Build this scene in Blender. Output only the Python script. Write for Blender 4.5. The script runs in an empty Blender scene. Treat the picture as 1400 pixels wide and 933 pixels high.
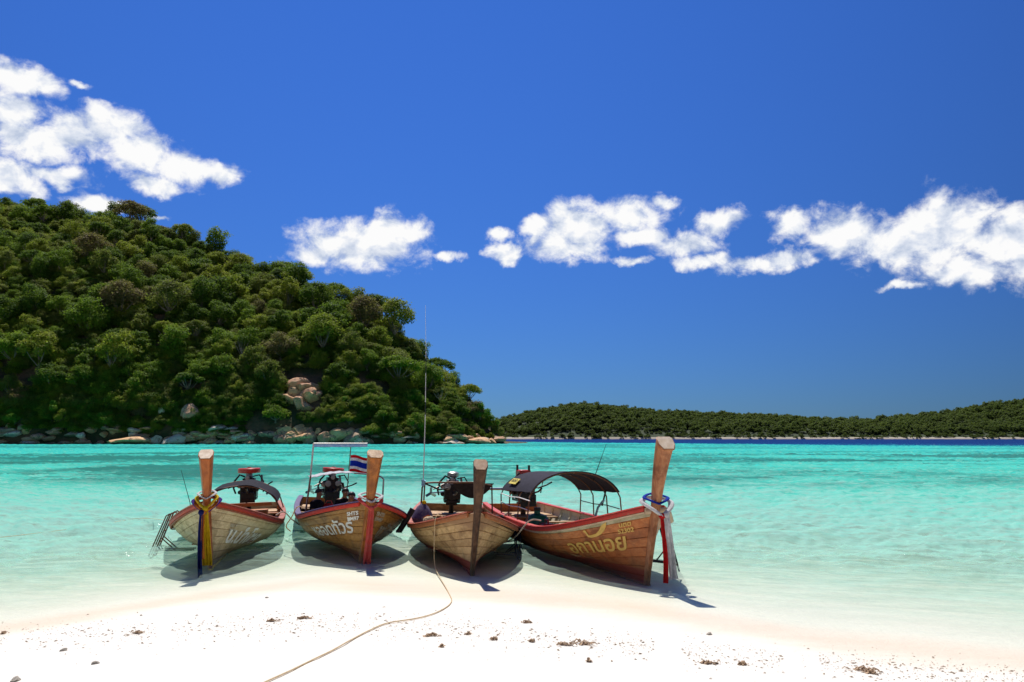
import bpy, bmesh, math, random
import numpy as np
from mathutils import Vector, Matrix

R = math.radians
scene = bpy.context.scene
col = scene.collection
random.seed(7)

# ------------------------------------------------------------------ camera
F, CX, CY, HC = 28 / 36 * 1400, 700.0, 466.5, 2.3          # focal length in photo pixels, centre, eye height
PITCH = math.atan(131.5 / F)
cam = bpy.data.cameras.new('camera')
cam.lens, cam.sensor_width, cam.clip_start, cam.clip_end = 28, 36, 0.1, 20000
camo = bpy.data.objects.new('camera', cam)
camo.location = (0, 0, HC)
camo.rotation_euler = (R(90) + PITCH, 0, 0)
col.objects.link(camo)
scene.camera = camo

def ray(px, py):
    """direction in the world of a photo pixel"""
    a, b = (px - CX) / F, -(py - CY) / F
    return np.array([a, math.cos(PITCH) - b * math.sin(PITCH), math.sin(PITCH) + b * math.cos(PITCH)])

def ground(px, py, z=0.0):
    d = ray(px, py)
    k = (z - HC) / d[2]
    return np.array([d[0] * k, d[1] * k, z])

def azel(px, py):
    d = ray(px, py)
    return math.atan2(d[0], d[1]), math.atan2(d[2], math.hypot(d[0], d[1]))

# ------------------------------------------------------------------ light
SUN_EL, SUN_AZ = R(60), R(-12)        # ahead of the camera, a little to its left
sd = bpy.data.lights.new('sun', 'SUN')
sd.energy, sd.angle, sd.color = 3.3, R(0.5), (1.0, 0.96, 0.89)
sun = bpy.data.objects.new('sun', sd)
sdir = Vector((math.sin(SUN_AZ) * math.cos(SUN_EL), math.cos(SUN_AZ) * math.cos(SUN_EL), math.sin(SUN_EL)))
sun.rotation_euler = sdir.to_track_quat('Z', 'Y').to_euler()
sun.location = (0, 0, 50)
col.objects.link(sun)

scene.view_settings.view_transform = 'Standard'
scene.view_settings.look = 'None'
scene.view_settings.gamma = 1.0
scene.view_settings.use_curve_mapping = False
scene.view_settings.exposure = 0.80
try:
    scene.cycles.use_denoising = True
    scene.cycles.max_bounces = 7
    scene.cycles.diffuse_bounces = 4
    scene.cycles.glossy_bounces = 3
    scene.cycles.transparent_max_bounces = 16
    scene.cycles.caustics_reflective = False
    scene.cycles.caustics_refractive = False
    scene.cycles.sample_clamp_indirect = 6
except Exception:
    pass

# ------------------------------------------------------------------ node helpers
class NT:
    def __init__(self, tree):
        self.t = tree
        self.n = tree.nodes
        self.l = tree.links
    def new(self, kind, **kw):
        n = self.n.new(kind)
        for k, v in kw.items():
            setattr(n, k, v)
        return n
    def put(self, sock, v):
        if isinstance(v, bpy.types.NodeSocket):
            self.l.new(v, sock)
        elif v is not None:
            if isinstance(v, (tuple, list)) and sock.type == 'RGBA' and len(v) == 3:
                v = (*v, 1)
            sock.default_value = v
    def math(self, op, a, b=None, c=None, clamp=False):
        n = self.new('ShaderNodeMath', operation=op, use_clamp=clamp)
        self.put(n.inputs[0], a); self.put(n.inputs[1], b)
        if c is not None: self.put(n.inputs[2], c)
        return n.outputs[0]
    def vec(self, op, a, b=None):
        n = self.new('ShaderNodeVectorMath', operation=op)
        self.put(n.inputs[0], a)
        if b is not None: self.put(n.inputs[1], b)
        return n.outputs[1] if op in ('LENGTH', 'DOT_PRODUCT', 'DISTANCE') else n.outputs[0]
    def noise(self, vec, scale, detail=4, rough=.55, dist=0, out=0, dim='3D'):
        n = self.new('ShaderNodeTexNoise', noise_dimensions=dim)
        self.put(n.inputs['Vector'], vec); n.inputs['Scale'].default_value = scale
        n.inputs['Detail'].default_value = detail; n.inputs['Roughness'].default_value = rough
        n.inputs['Distortion'].default_value = dist
        return n.outputs[out]
    def mix(self, f, a, b, blend='MIX'):
        n = self.new('ShaderNodeMix', data_type='RGBA', blend_type=blend)
        self.put(n.inputs[0], f); self.put(n.inputs[6], a); self.put(n.inputs[7], b)
        return n.outputs[2]
    def rng(self, v, a, b, c=0., d=1., smooth=True):
        n = self.new('ShaderNodeMapRange', interpolation_type='SMOOTHSTEP' if smooth else 'LINEAR')
        self.put(n.inputs[0], v)
        for i, q in enumerate((a, b, c, d)): n.inputs[1 + i].default_value = q
        return n.outputs[0]
    def ramp(self, v, stops):
        n = self.new('ShaderNodeValToRGB')
        self.put(n.inputs[0], v)
        e = n.color_ramp.elements
        while len(e) < len(stops): e.new(0.5)
        for q, (p, c) in zip(e, stops):
            q.position = p; q.color = (*c, 1)
        return n.outputs[0]
    def scale(self, v, s):
        n = self.new('ShaderNodeMapping'); self.put(n.inputs[0], v)
        n.inputs['Scale'].default_value = s
        return n.outputs[0]
    def bump(self, h, strength=.3, dist=.02):
        n = self.new('ShaderNodeBump')
        n.inputs['Strength'].default_value = strength; n.inputs['Distance'].default_value = dist
        self.put(n.inputs['Height'], h)
        return n.outputs[0]

MATS = {}
def mat(name):
    m = bpy.data.materials.new(name)
    m.use_nodes = True
    nt = NT(m.node_tree)
    nt.n.clear()
    out = nt.new('ShaderNodeOutputMaterial')
    MATS[name] = m
    return m, nt, out

def principled(nt, out, color, rough=.6, metal=0., normal=None, spec=.4):
    p = nt.new('ShaderNodeBsdfPrincipled')
    nt.put(p.inputs['Base Color'], color); nt.put(p.inputs['Roughness'], rough)
    p.inputs['Metallic'].default_value = metal
    p.inputs['Specular IOR Level'].default_value = spec
    if normal is not None: nt.l.new(normal, p.inputs['Normal'])
    nt.l.new(p.outputs[0], out.inputs[0])
    return p

def objco(nt): return nt.new('ShaderNodeTexCoord').outputs['Object']
def worldpos(nt): return nt.new('ShaderNodeNewGeometry').outputs['Position']

# ------------------------------------------------------------------ world: clear sky with fair weather cumulus
world = bpy.data.worlds.new('World')
scene.world = world
world.use_nodes = True
w = NT(world.node_tree)
w.n.clear()
wout = w.new('ShaderNodeOutputWorld')
bg = w.new('ShaderNodeBackground')
sky = w.new('ShaderNodeTexSky', sky_type='NISHITA')
sky.sun_disc = False
sky.sun_elevation, sky.sun_rotation = SUN_EL, SUN_AZ
sky.altitude, sky.air_density, sky.dust_density, sky.ozone_density = 0, 1.0, 0.0, 1.5
BGS = 0.11
bg.inputs['Strength'].default_value = BGS
direc = w.new('ShaderNodeTexCoord').outputs['Generated']
# polarising filter on the lens: deeper blue everywhere in the sky
skyc = w.mix(1.0, sky.outputs[0], (.142, .308, .672), 'MULTIPLY')
cosg = w.vec('DOT_PRODUCT', direc, tuple(sdir))                 # skylight is polarised most at 90 degrees from the sun
c2 = w.math('MULTIPLY', cosg, cosg)
pol = w.math('DIVIDE', w.math('SUBTRACT', 1.0, c2), w.math('ADD', 1.0, c2))
pf = w.math('POWER', w.math('MAXIMUM', w.math('SUBTRACT', 1.0, pol), .12), .76)
skyc = w.mix(1.0, skyc, pf, 'MULTIPLY')
sep = w.new('ShaderNodeSeparateXYZ'); w.l.new(direc, sep.inputs[0])
az = w.math('ARCTAN2', sep.outputs[0], sep.outputs[1])
el = w.math('ARCSINE', sep.outputs[2])
comb = w.new('ShaderNodeCombineXYZ'); w.l.new(az, comb.inputs[0]); w.l.new(el, comb.inputs[1])
ae = comb.outputs[0]
warp = w.noise(direc, 26, 5, .58, 0, 1)
warp = w.vec('MULTIPLY', w.vec('SUBTRACT', warp, (.5, .5, .5)), (.040, .030, 0))
ae2 = w.vec('ADD', ae, warp)
CLOUD = [(22,108,52,22),(15,150,44,26),(45,195,62,28),(15,243,44,22),(100,185,52,28),(152,172,44,26),(192,205,48,28),
 (245,225,46,24),(296,236,34,17),(215,252,52,15),(130,278,44,16),(218,301,22,6),(108,118,26,7),(70,240,60,14),
 (492,336,84,30),(542,318,42,28),(428,347,36,18),(608,351,22,9),
 (680,318,20,11),(693,346,28,13),(735,309,30,18),(786,312,54,34),(772,337,60,20),(862,296,46,28),(907,275,22,12),
 (882,322,48,14),(932,334,50,16),(985,304,30,18),(962,354,44,13),(868,357,32,8),(1032,362,56,13),
 (1086,302,34,22),(1076,354,50,15),(1152,320,50,32),(1225,332,58,34),(1290,318,82,48),(1372,330,66,42),(1322,371,76,22),
 (1228,390,30,8),(1420,350,60,40)]
fld = None
for (x, y, rx, ry) in CLOUD:
    a, e = azel(x, y)
    ra = abs(azel(x + rx, y)[0] - azel(x - rx, y)[0]) / 2
    re = abs(azel(x, y + ry)[1] - azel(x, y - ry)[1]) / 2
    d = w.vec('MULTIPLY', w.vec('SUBTRACT', ae2, (a, e, 0)), (1 / ra, 1 / re, 0))
    pk = min(1.0, .55 + .5 * ry / 26)
    v = w.math('MULTIPLY_ADD', w.vec('LENGTH', d), -1.0, pk)
    fld = v if fld is None else w.math('SMOOTH_MAX', fld, v, 0.12)
# the same kind of scattered cloud all round the rest of the horizon
big = w.noise(w.scale(direc, (1, 1, 2.4)), 3.4, 3, .5)
band = w.math('MULTIPLY', w.rng(el, R(6), R(13)), w.rng(el, R(30), R(20)))
outside = w.rng(w.math('ABSOLUTE', az), R(40), R(47))
gen = w.math('SUBTRACT', w.math('MULTIPLY', w.math('MULTIPLY', band, outside), w.rng(big, .44, .64, 0, 1.9)), 1.0)
fld = w.math('MAXIMUM', fld, gen)
n1 = w.noise(w.scale(direc, (1, 1, 1.3)), 27, 9, .60, .3)
sunup = w.vec('ADD', direc, (-.004, 0, .018))
vo = w.new('ShaderNodeTexVoronoi', feature='SMOOTH_F1'); w.l.new(w.vec('ADD', direc, w.vec('MULTIPLY', w.vec('SUBTRACT', w.noise(direc, 60, 3, .5, 0, 1), (.5, .5, .5)), (.02, .02, .02))), vo.inputs['Vector'])
vo.inputs['Scale'].default_value = 46; vo.inputs['Smoothness'].default_value = .6
puff = w.math('SUBTRACT', .42, vo.outputs['Distance'])          # rounded heaps
n2 = w.noise(w.scale(sunup, (1, 1, 1.3)), 27, 4, .5, .3)
fine = w.noise(direc, 140, 6, .65, .2)
dens = w.math('MULTIPLY_ADD', fld, 1.25, w.math('MULTIPLY', w.math('SUBTRACT', n1, .5), 2.5))
dens = w.math('ADD', dens, w.math('MULTIPLY', puff, .42))
dens = w.math('ADD', dens, w.math('MULTIPLY', w.math('SUBTRACT', fine, .5), .46))
dens = w.math('ADD', dens, .33)
alpha = w.rng(dens, -.16, .86)
lit = w.math('MULTIPLY_ADD', w.math('SUBTRACT', n1, n2), 2.6, w.math('MULTIPLY_ADD', dens, .24, w.math('MULTIPLY_ADD', puff, .3, .44)))
ccol = w.ramp(lit, [(0.0, (.52, .60, .76)), (.42, (.76, .81, .91)), (.78, (1.0, 1.0, 1.0))])
ccol = w.mix(1.0, ccol, (.56 / BGS, .56 / BGS, .56 / BGS), 'MULTIPLY')
fin = w.mix(alpha, skyc, ccol)
w.l.new(fin, bg.inputs['Color'])
w.l.new(bg.outputs[0], wout.inputs[0])
world.cycles.sampling_method = 'MANUAL'
world.cycles.sample_map_resolution = 1024

# ------------------------------------------------------------------ object helpers
def tag(o, label=None, cat=None, group=None, kind=None):
    if label: o['label'] = label
    if cat: o['category'] = cat
    if group: o['group'] = group
    if kind: o['kind'] = kind
    return o

def empty(name, loc=(0, 0, 0), rot=(0, 0, 0), scale=(1, 1, 1)):
    o = bpy.data.objects.new(name, None)
    o.empty_display_size = .2
    o.location, o.rotation_euler, o.scale = loc, rot, scale
    col.objects.link(o)
    return o

def mesh_np(name, verts, faces, smooth=False):
    me = bpy.data.meshes.new(name)
    verts = np.asarray(verts, np.float32)
    faces = np.asarray(faces, np.int32)
    k = faces.shape[1]
    me.vertices.add(len(verts)); me.vertices.foreach_set('co', verts.ravel())
    me.loops.add(faces.size); me.loops.foreach_set('vertex_index', faces.ravel())
    me.polygons.add(len(faces))
    me.polygons.foreach_set('loop_start', np.arange(0, faces.size, k, dtype=np.int32))
    me.polygons.foreach_set('use_smooth', np.full(len(faces), smooth))
    me.update(calc_edges=True)
    me.validate()
    return me

def link(name, me, m=None, parent=None):
    o = bpy.data.objects.new(name, me)
    if m is not None and not me.materials:
        me.materials.append(m)
    if parent is not None: o.parent = parent
    col.objects.link(o)
    return o

class MB:
    """collects primitive shapes that make up ONE part"""
    def __init__(self): self.v, self.f = [], []
    def add(self, vs, fs):
        b = len(self.v)
        self.v += [tuple(map(float, q)) for q in vs]
        self.f += [tuple(b + i for i in q) for q in fs]
        return self
    def box(self, c, size, rot=None):
        sx, sy, sz = (q / 2 for q in size)
        vs = [Vector((x, y, z)) for x in (-sx, sx) for y in (-sy, sy) for z in (-sz, sz)]
        if rot is not None: vs = [rot @ q for q in vs]
        c = Vector(c)
        return self.add([q + c for q in vs], [(0, 1, 3, 2), (4, 6, 7, 5), (0, 4, 5, 1), (2, 3, 7, 6), (0, 2, 6, 4), (1, 5, 7, 3)])
    def tube(self, pts, r, n=8, flat=1.0, caps=True, up=Vector((0, 0, 1))):
        pts = [Vector(p) for p in pts]
        rs = r if isinstance(r, (list, tuple)) else [r] * len(pts)
        vs, fs = [], []
        for i, p in enumerate(pts):
            t = (pts[min(i + 1, len(pts) - 1)] - pts[max(i - 1, 0)])
            t = t.normalized() if t.length > 1e-9 else Vector((1, 0, 0))
            u = up if abs(t.dot(up)) < .95 else Vector((1, 0, 0))
            a = t.cross(u).normalized(); b = a.cross(t).normalized()
            for j in range(n):
                q = 2 * math.pi * j / n
                vs.append(p + a * (rs[i] * math.cos(q)) + b * (rs[i] * flat * math.sin(q)))
        for i in range(len(pts) - 1):
            for j in range(n):
                fs.append((i * n + j, i * n + (j + 1) % n, (i + 1) * n + (j + 1) % n, (i + 1) * n + j))
        if caps:
            fs.append(tuple(range(n - 1, -1, -1))); fs.append(tuple(range((len(pts) - 1) * n, len(pts) * n)))
        return self.add(vs, fs)
    def lathe(self, c, prof, n=14, axis='Z'):
        vs, fs = [], []
        c = Vector(c)
        for (r, h) in prof:
            for j in range(n):
                q = 2 * math.pi * j / n
                p = (r * math.cos(q), r * math.sin(q), h)
                if axis == 'X': p = (p[2], p[0], p[1])
                if axis == 'Y': p = (p[1], p[2], p[0])
                vs.append(c + Vector(p))
        m = len(prof)
        for i in range(m - 1):
            for j in range(n):
                fs.append((i * n + j, i * n + (j + 1) % n, (i + 1) * n + (j + 1) % n, (i + 1) * n + j))
        fs.append(tuple(range(n - 1, -1, -1))); fs.append(tuple(range((m - 1) * n, m * n)))
        return self.add(vs, fs)
    def grid(self, P, closed=False):
        """P[i][j] -> points; quads between"""
        vs = [p for row in P for p in row]
        m, n = len(P), len(P[0])
        fs = [(i * n + j, i * n + j + 1, (i + 1) * n + j + 1, (i + 1) * n + j) for i in range(m - 1) for j in range(n - 1)]
        return self.add(vs, fs)
    def ellipsoid(self, c, r, nu=10, nv=7):
        prof = [(max(1e-4, math.sin(math.pi * i / nv)), -math.cos(math.pi * i / nv)) for i in range(nv + 1)]
        vs, fs = [], []
        for (a, h) in prof:
            for j in range(nu):
                q = 2 * math.pi * j / nu
                vs.append((c[0] + r[0] * a * math.cos(q), c[1] + r[1] * a * math.sin(q), c[2] + r[2] * h))
        for i in range(nv):
            for j in range(nu):
                fs.append((i * nu + j, i * nu + (j + 1) % nu, (i + 1) * nu + (j + 1) % nu, (i + 1) * nu + j))
        return self.add(vs, fs)
    def build(self, name, m, parent=None, smooth=True, bevel=0):
        me = bpy.data.meshes.new(name)
        me.from_pydata(self.v, [], self.f)
        bm = bmesh.new(); bm.from_mesh(me)
        bmesh.ops.recalc_face_normals(bm, faces=bm.faces)
        bm.to_mesh(me); bm.free()
        if smooth:
            me.polygons.foreach_set('use_smooth', [True] * len(me.polygons))
            me.set_sharp_from_angle(angle=R(38))
        o = link(name, me, m, parent)
        if bevel:
            b = o.modifiers.new('bevel', 'BEVEL'); b.width = bevel; b.segments = 2; b.limit_method = 'ANGLE'
        return o

def vnoise(x, y, seed=0):
    """smooth value noise in numpy"""
    x = np.asarray(x, float); y = np.asarray(y, float)
    xi = np.floor(x).astype(np.int64); yi = np.floor(y).astype(np.int64)
    xf = x - xi; yf = y - yi
    xf = xf * xf * (3 - 2 * xf); yf = yf * yf * (3 - 2 * yf)
    def h(a, b):
        n = (a * 374761393 + b * 668265263 + seed * 974634777) & 0xffffffff
        n = ((n ^ (n >> 13)) * 1274126177) & 0xffffffff
        return ((n ^ (n >> 16)) & 0xffff) / 65535.0
    return (h(xi, yi) * (1 - xf) + h(xi + 1, yi) * xf) * (1 - yf) + (h(xi, yi + 1) * (1 - xf) + h(xi + 1, yi + 1) * xf) * yf

def fbm(x, y, seed=0, o=4):
    s, a, t = 0, .5, 0
    for i in range(o):
        s = s + a * vnoise(x * 2 ** i, y * 2 ** i, seed + i); t += a; a *= .5
    return s / t

def sstep(a, b, x):
    t = np.clip((np.asarray(x, float) - a) / (b - a), 0, 1)
    return t * t * (3 - 2 * t)

# ------------------------------------------------------------------ the beach and the sea bed
SHORE = [(-400, -140), (-60, -12), (-25, 2.0), (-12, 7.0), (-8.5, 8.8), (-6.4, 10.0), (-5.5, 11.0), (-4.5, 12.2), (-3.2, 13.3), (-1.7, 12.9), (0, 12.3),
         (1.6, 11.4), (2.4, 10.7), (3.6, 9.8), (4.7, 9.25), (5.6, 8.7), (8, 7.4), (12, 5.2), (25, -1.0), (60, -18), (400, -160)]
SX, SY = np.array(SHORE).T
def shore_y(x): return np.interp(x, SX, SY) + .18 * (vnoise(np.asarray(x) * .8, np.asarray(x) * 0 + 3.3, 5) - .5)
ED = np.array([0, 2, 5, 10, 20, 40, 80, 200, 900]); DD = np.array([0, .085, .25, .56, 1.08, 1.85, 2.6, 3.3, 3.6])
def ground_z(x, y):
    x = np.asarray(x, float); y = np.asarray(y, float)
    e = y - shore_y(x)
    dep = np.interp(e, ED, DD)
    deepline = np.interp(x, [-400, 0, 40, 124, 400], [395, 365, 300, 205, 135]) + 130 * (fbm(x / 45, y / 120, 9) - .5)
    dep = dep + 10 * sstep(-30, 190, y - deepline)
    dep = dep + (fbm(x / 7, y / 5, 21) - .5) * .28 * sstep(3, 14, e) * sstep(300, 100, e)
    up = np.interp(-e, [0, 1.0, 2.0, 3.2, 6, 14, 60], [0, .05, .115, .20, .33, .55, 2.5])
    up = up + (fbm(x * .9, y * .9, 31) - .5) * .07 * sstep(1.0, 3, -e)
    return np.where(e > 0, -dep, up)

def tensor(xs, ys, zf):
    X, Y = np.meshgrid(xs, ys)
    Z = zf(X, Y)
    V = np.stack([X, Y, Z], -1).reshape(-1, 3)
    n = len(xs); m = len(ys)
    i = np.arange(m - 1)[:, None] * n + np.arange(n - 1)[None]
    Fq = np.stack([i, i + 1, i + n + 1, i + n], -1).reshape(-1, 4)
    return V, Fq

def spaced(fine, step, growth, far):
    a = list(np.arange(0, fine, step)); d = step
    while a[-1] < far:
        d *= growth; a.append(a[-1] + d)
    return np.array(a)
xp = spaced(9, .12, 1.09, 6000)
xs = np.concatenate([-xp[::-1][:-1], xp])
yp = spaced(16, .11, 1.045, 9000) + 3
ym = -spaced(3, .6, 1.4, 300)[::-1][:-1] + 3
ys = np.concatenate([ym, yp])

m, nt, out = mat('coral_sand')
pos = worldpos(nt)
spx = nt.new('ShaderNodeSeparateXYZ'); nt.l.new(pos, spx.inputs[0])
zed = nt.math('ADD', spx.outputs[2], nt.math('MULTIPLY', nt.math('SUBTRACT', nt.noise(nt.scale(pos, (.5, 1.6, 1)), .9, 5, .6), .5), .09))
wet = nt.rng(zed, .125, .015)
under = nt.rng(spx.outputs[2], .012, -.035)
dry = nt.mix(nt.noise(pos, 1.3, 5, .6), (.76, .72, .65), (.66, .62, .55))
grain = nt.noise(pos, 160, 3, .7)
dry = nt.mix(nt.rng(grain, .60, .75, 0, .35), dry, (.50, .42, .33))
wetc = nt.mix(nt.noise(nt.scale(pos, (.6, 2.5, 1)), 1.1, 4, .6), (.66, .55, .41), (.73, .64, .51))
bed = nt.mix(nt.noise(nt.scale(pos, (.5, 1.4, 1)), .8, 5, .6), (.76, .73, .60), (.64, .62, .51))
c = nt.mix(wet, dry, wetc)
c = nt.mix(under, c, bed)
# coarse shell grit along the tide line
grit = nt.noise(pos, 34, 3, .75)
zone = nt.math('MULTIPLY', nt.rng(spx.outputs[2], .05, .11), nt.rng(spx.outputs[2], .30, .17))
gm = nt.math('MULTIPLY', nt.rng(grit, .63, .72), nt.math('MULTIPLY', zone, nt.rng(nt.noise(pos, 2.2, 3), .42, .62)))
c = nt.mix(nt.math('MULTIPLY', gm, .75), c, (.40, .30, .20))
bh = nt.math('ADD', nt.math('MULTIPLY', nt.noise(pos, 5, 5, .6), 1.0), nt.math('MULTIPLY', nt.noise(pos, 45, 3, .6), .25))
principled(nt, out, c, nt.rng(wet, 0, 1, .9, .45, False), 0, nt.bump(bh, .45, .05), .25)
SAND = m
V, Q = tensor(xs, ys, ground_z)
me = mesh_np('beach', V, Q, True)
tag(link('beach', me, SAND), kind='structure')

# ------------------------------------------------------------------ the water
m, nt, out = mat('sea_water')
pos = worldpos(nt)
att = nt.new('ShaderNodeAttribute', attribute_name='depth')
D = att.outputs['Fac']
spx = nt.new('ShaderNodeSeparateXYZ'); nt.l.new(pos, spx.inputs[0])
yy = spx.outputs[1]
rot = nt.new('ShaderNodeMapping'); nt.l.new(pos, rot.inputs[0]); rot.inputs['Rotation'].default_value = (0, 0, R(14))
wp = rot.outputs[0]
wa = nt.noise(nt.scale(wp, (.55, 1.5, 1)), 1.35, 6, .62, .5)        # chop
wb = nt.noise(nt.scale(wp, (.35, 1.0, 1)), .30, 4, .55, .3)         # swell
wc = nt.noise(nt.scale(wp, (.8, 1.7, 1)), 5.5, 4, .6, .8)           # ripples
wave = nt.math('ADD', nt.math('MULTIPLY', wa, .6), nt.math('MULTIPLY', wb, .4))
# wave noise exaggerates thickness, painting caustic and glint streaks into colour and opacity
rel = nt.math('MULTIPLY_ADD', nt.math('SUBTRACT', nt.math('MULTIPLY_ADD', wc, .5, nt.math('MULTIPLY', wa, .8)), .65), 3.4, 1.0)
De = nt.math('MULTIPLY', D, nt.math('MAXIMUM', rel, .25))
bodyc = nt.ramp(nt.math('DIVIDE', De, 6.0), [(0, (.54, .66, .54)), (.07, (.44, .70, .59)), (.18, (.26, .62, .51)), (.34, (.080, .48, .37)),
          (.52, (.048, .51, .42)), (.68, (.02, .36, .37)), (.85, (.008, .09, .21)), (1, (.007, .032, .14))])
# sea grass and reef flats on the bed
pn = nt.noise(nt.scale(pos, (.018, .034, 1)), 1.0, 5, .62, .6)
pn2 = nt.noise(nt.scale(pos, (.09, .35, 1)), 1.0, 4, .65, .4)
pv = nt.math('MULTIPLY_ADD', pn2, .30, pn)
zone = nt.math('MULTIPLY', nt.rng(yy, 34, 46), nt.rng(yy, 150, 105))
patch = nt.math('MULTIPLY', nt.rng(pv, .57, .72), zone)
edge = nt.math('MULTIPLY', nt.rng(pv, .60, .74), nt.math('MULTIPLY', nt.rng(yy, 130, 170), nt.rng(D, 5.2, 3.6)))
patch = nt.math('MAXIMUM', patch, nt.math('MULTIPLY', edge, .7))
bodyc = nt.mix(nt.math('MULTIPLY', patch, .85), bodyc, (.022, .135, .115))
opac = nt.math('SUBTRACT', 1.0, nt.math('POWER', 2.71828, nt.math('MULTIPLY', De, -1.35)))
hgt = nt.math('MULTIPLY', wc, .03)
bmp = nt.bump(hgt, .6, 1.0)
dif = nt.new('ShaderNodeBsdfDiffuse'); nt.put(dif.inputs[0], bodyc); nt.l.new(bmp, dif.inputs['Normal'])
tra = nt.new('ShaderNodeBsdfTransparent')
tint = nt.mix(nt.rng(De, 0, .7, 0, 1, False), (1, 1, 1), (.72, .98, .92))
nt.put(tra.inputs[0], tint)
mx = nt.new('ShaderNodeMixShader'); nt.put(mx.inputs[0], opac); nt.l.new(tra.outputs[0], mx.inputs[1]); nt.l.new(dif.outputs[0], mx.inputs[2])
glo = nt.new('ShaderNodeBsdfGlossy'); glo.inputs['Roughness'].default_value = .10; nt.l.new(bmp, glo.inputs['Normal'])
fr = nt.new('ShaderNodeFresnel'); fr.inputs['IOR'].default_value = 1.33; nt.l.new(bmp, fr.inputs['Normal'])
fac = nt.math('MULTIPLY', nt.math('MINIMUM', fr.outputs[0], .6), .19)      # a polariser takes most of the surface sheen
fac = nt.math('MULTIPLY', fac, nt.rng(D, .0, .06))
mx2 = nt.new('ShaderNodeMixShader'); nt.put(mx2.inputs[0], fac); nt.l.new(mx.outputs[0], mx2.inputs[1]); nt.l.new(glo.outputs[0], mx2.inputs[2])
nt.l.new(mx2.outputs[0], out.inputs[0])
WATER = m
ang = np.linspace(R(-56), R(56), 860)
rad = [4.5]
while rad[-1] < 9000: rad.append(rad[-1] * (1.0075 if rad[-1] < 320 else 1.05))
TA, RD = np.meshgrid(np.tan(ang), np.array(rad))
X_, Y_ = (TA * RD).ravel(), RD.ravel()
dep = np.maximum(0, -ground_z(X_, Y_))
ca, sa = math.cos(R(12)), math.sin(R(12))
xr, yr = X_ * ca + Y_ * sa, -X_ * sa + Y_ * ca
hz = .14 * (vnoise(xr * .6, yr * .8, 61) - .5) + .12 * (vnoise(xr * 1.9, yr * 2.0, 62) - .5) + .09 * (vnoise(xr * 4.6, yr * 4.2, 63) - .5) + .042 * (vnoise(xr * 10, yr * 9.0, 64) - .5)
hz = hz * (1 + .8 * sstep(30, 120, Y_)) * np.minimum(1, dep / .40) + .004 * np.minimum(1, dep / .02)
V = np.stack([X_, Y_, hz], -1)
nn_ = len(ang); ii = np.arange(len(rad) - 1)[:, None] * nn_ + np.arange(nn_ - 1)[None]
Q = np.stack([ii, ii + 1, ii + nn_ + 1, ii + nn_], -1).reshape(-1, 4)
keep = (dep[Q].max(1) > 0)
Q = Q[keep]
used = np.unique(Q); remap = np.full(len(V), -1); remap[used] = np.arange(len(used))
me = mesh_np('sea', V[used], remap[Q], True)
a = me.attributes.new('depth', 'FLOAT', 'POINT'); a.data.foreach_set('value', dep[used].astype(np.float32))
tag(link('sea', me, WATER), kind='structure')

# ------------------------------------------------------------------ materials for land and boats
def foliage(name, c1, c2, c3, trans=.46, scale=.5):
    m, nt, out = mat(name)
    oi = nt.new('ShaderNodeObjectInfo')
    n = nt.noise(objco(nt), 2.2 / scale * .5, 4, .6)
    c = nt.mix(oi.outputs['Random'], c1, c2)
    c = nt.mix(nt.rng(n, .45, .72), c, c3)
    d = nt.new('ShaderNodeBsdfPrincipled'); nt.put(d.inputs['Base Color'], c); d.inputs['Roughness'].default_value = .55
    d.inputs['Specular IOR Level'].default_value = .06
    t = nt.new('ShaderNodeBsdfTranslucent'); nt.put(t.inputs[0], nt.mix(.5, c, (.16, .22, .02)))
    mx = nt.new('ShaderNodeMixShader'); mx.inputs[0].default_value = trans
    nt.l.new(d.outputs[0], mx.inputs[1]); nt.l.new(t.outputs[0], mx.inputs[2]); nt.l.new(mx.outputs[0], out.inputs[0])
    return m
FOL = {
 'dark':   foliage('leaves_dark_green', (0.059, 0.122, 0.014), (0.086, 0.163, 0.020), (0.147, 0.237, 0.029)),
 'mid':    foliage('leaves_mid_green', (0.121, 0.217, 0.019), (0.159, 0.263, 0.023), (0.221, 0.300, 0.036)),
 'yellow': foliage('leaves_yellow_green', (0.221, 0.300, 0.026), (0.264, 0.300, 0.031), (0.306, 0.300, 0.050)),
 'olive':  foliage('leaves_olive', (0.155, 0.183, 0.036), (0.206, 0.221, 0.053), (0.162, 0.229, 0.031)),
 'rust':   foliage('leaves_rust_brown', (0.221, 0.149, 0.065), (0.192, 0.169, 0.080), (0.155, 0.161, 0.053)),
 'bright': foliage('leaves_bright_green', (0.103, 0.289, 0.022), (0.155, 0.300, 0.031), (0.206, 0.300, 0.043)),
 'far':    foliage('leaves_far_wood', (.070, .115, .032), (.110, .150, .040), (.155, .190, .052)),
}
m, nt, out = mat('bark')
n = nt.noise(nt.scale(objco(nt), (3, 3, .6)), 2, 5, .6)
principled(nt, out, nt.mix(n, (.10, .075, .05), (.30, .25, .19)), .9, 0, nt.bump(n, .5, .1))
BARK = m
m, nt, out = mat('pale_bark')
n = nt.noise(nt.scale(objco(nt), (3, 3, .6)), 2, 5, .6)
principled(nt, out, nt.mix(n, (.26, .21, .16), (.46, .40, .33)), .9)
PALEBARK = m
m, nt, out = mat('island_soil')
p = worldpos(nt)
n = nt.noise(p, .12, 5, .6)
c = nt.mix(nt.rng(n, .42, .62), (.045, .055, .020), (.16, .095, .05))
principled(nt, out, c, .95, 0, nt.bump(nt.noise(p, .6, 5, .6), .8, .8))
SOIL = m
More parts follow.
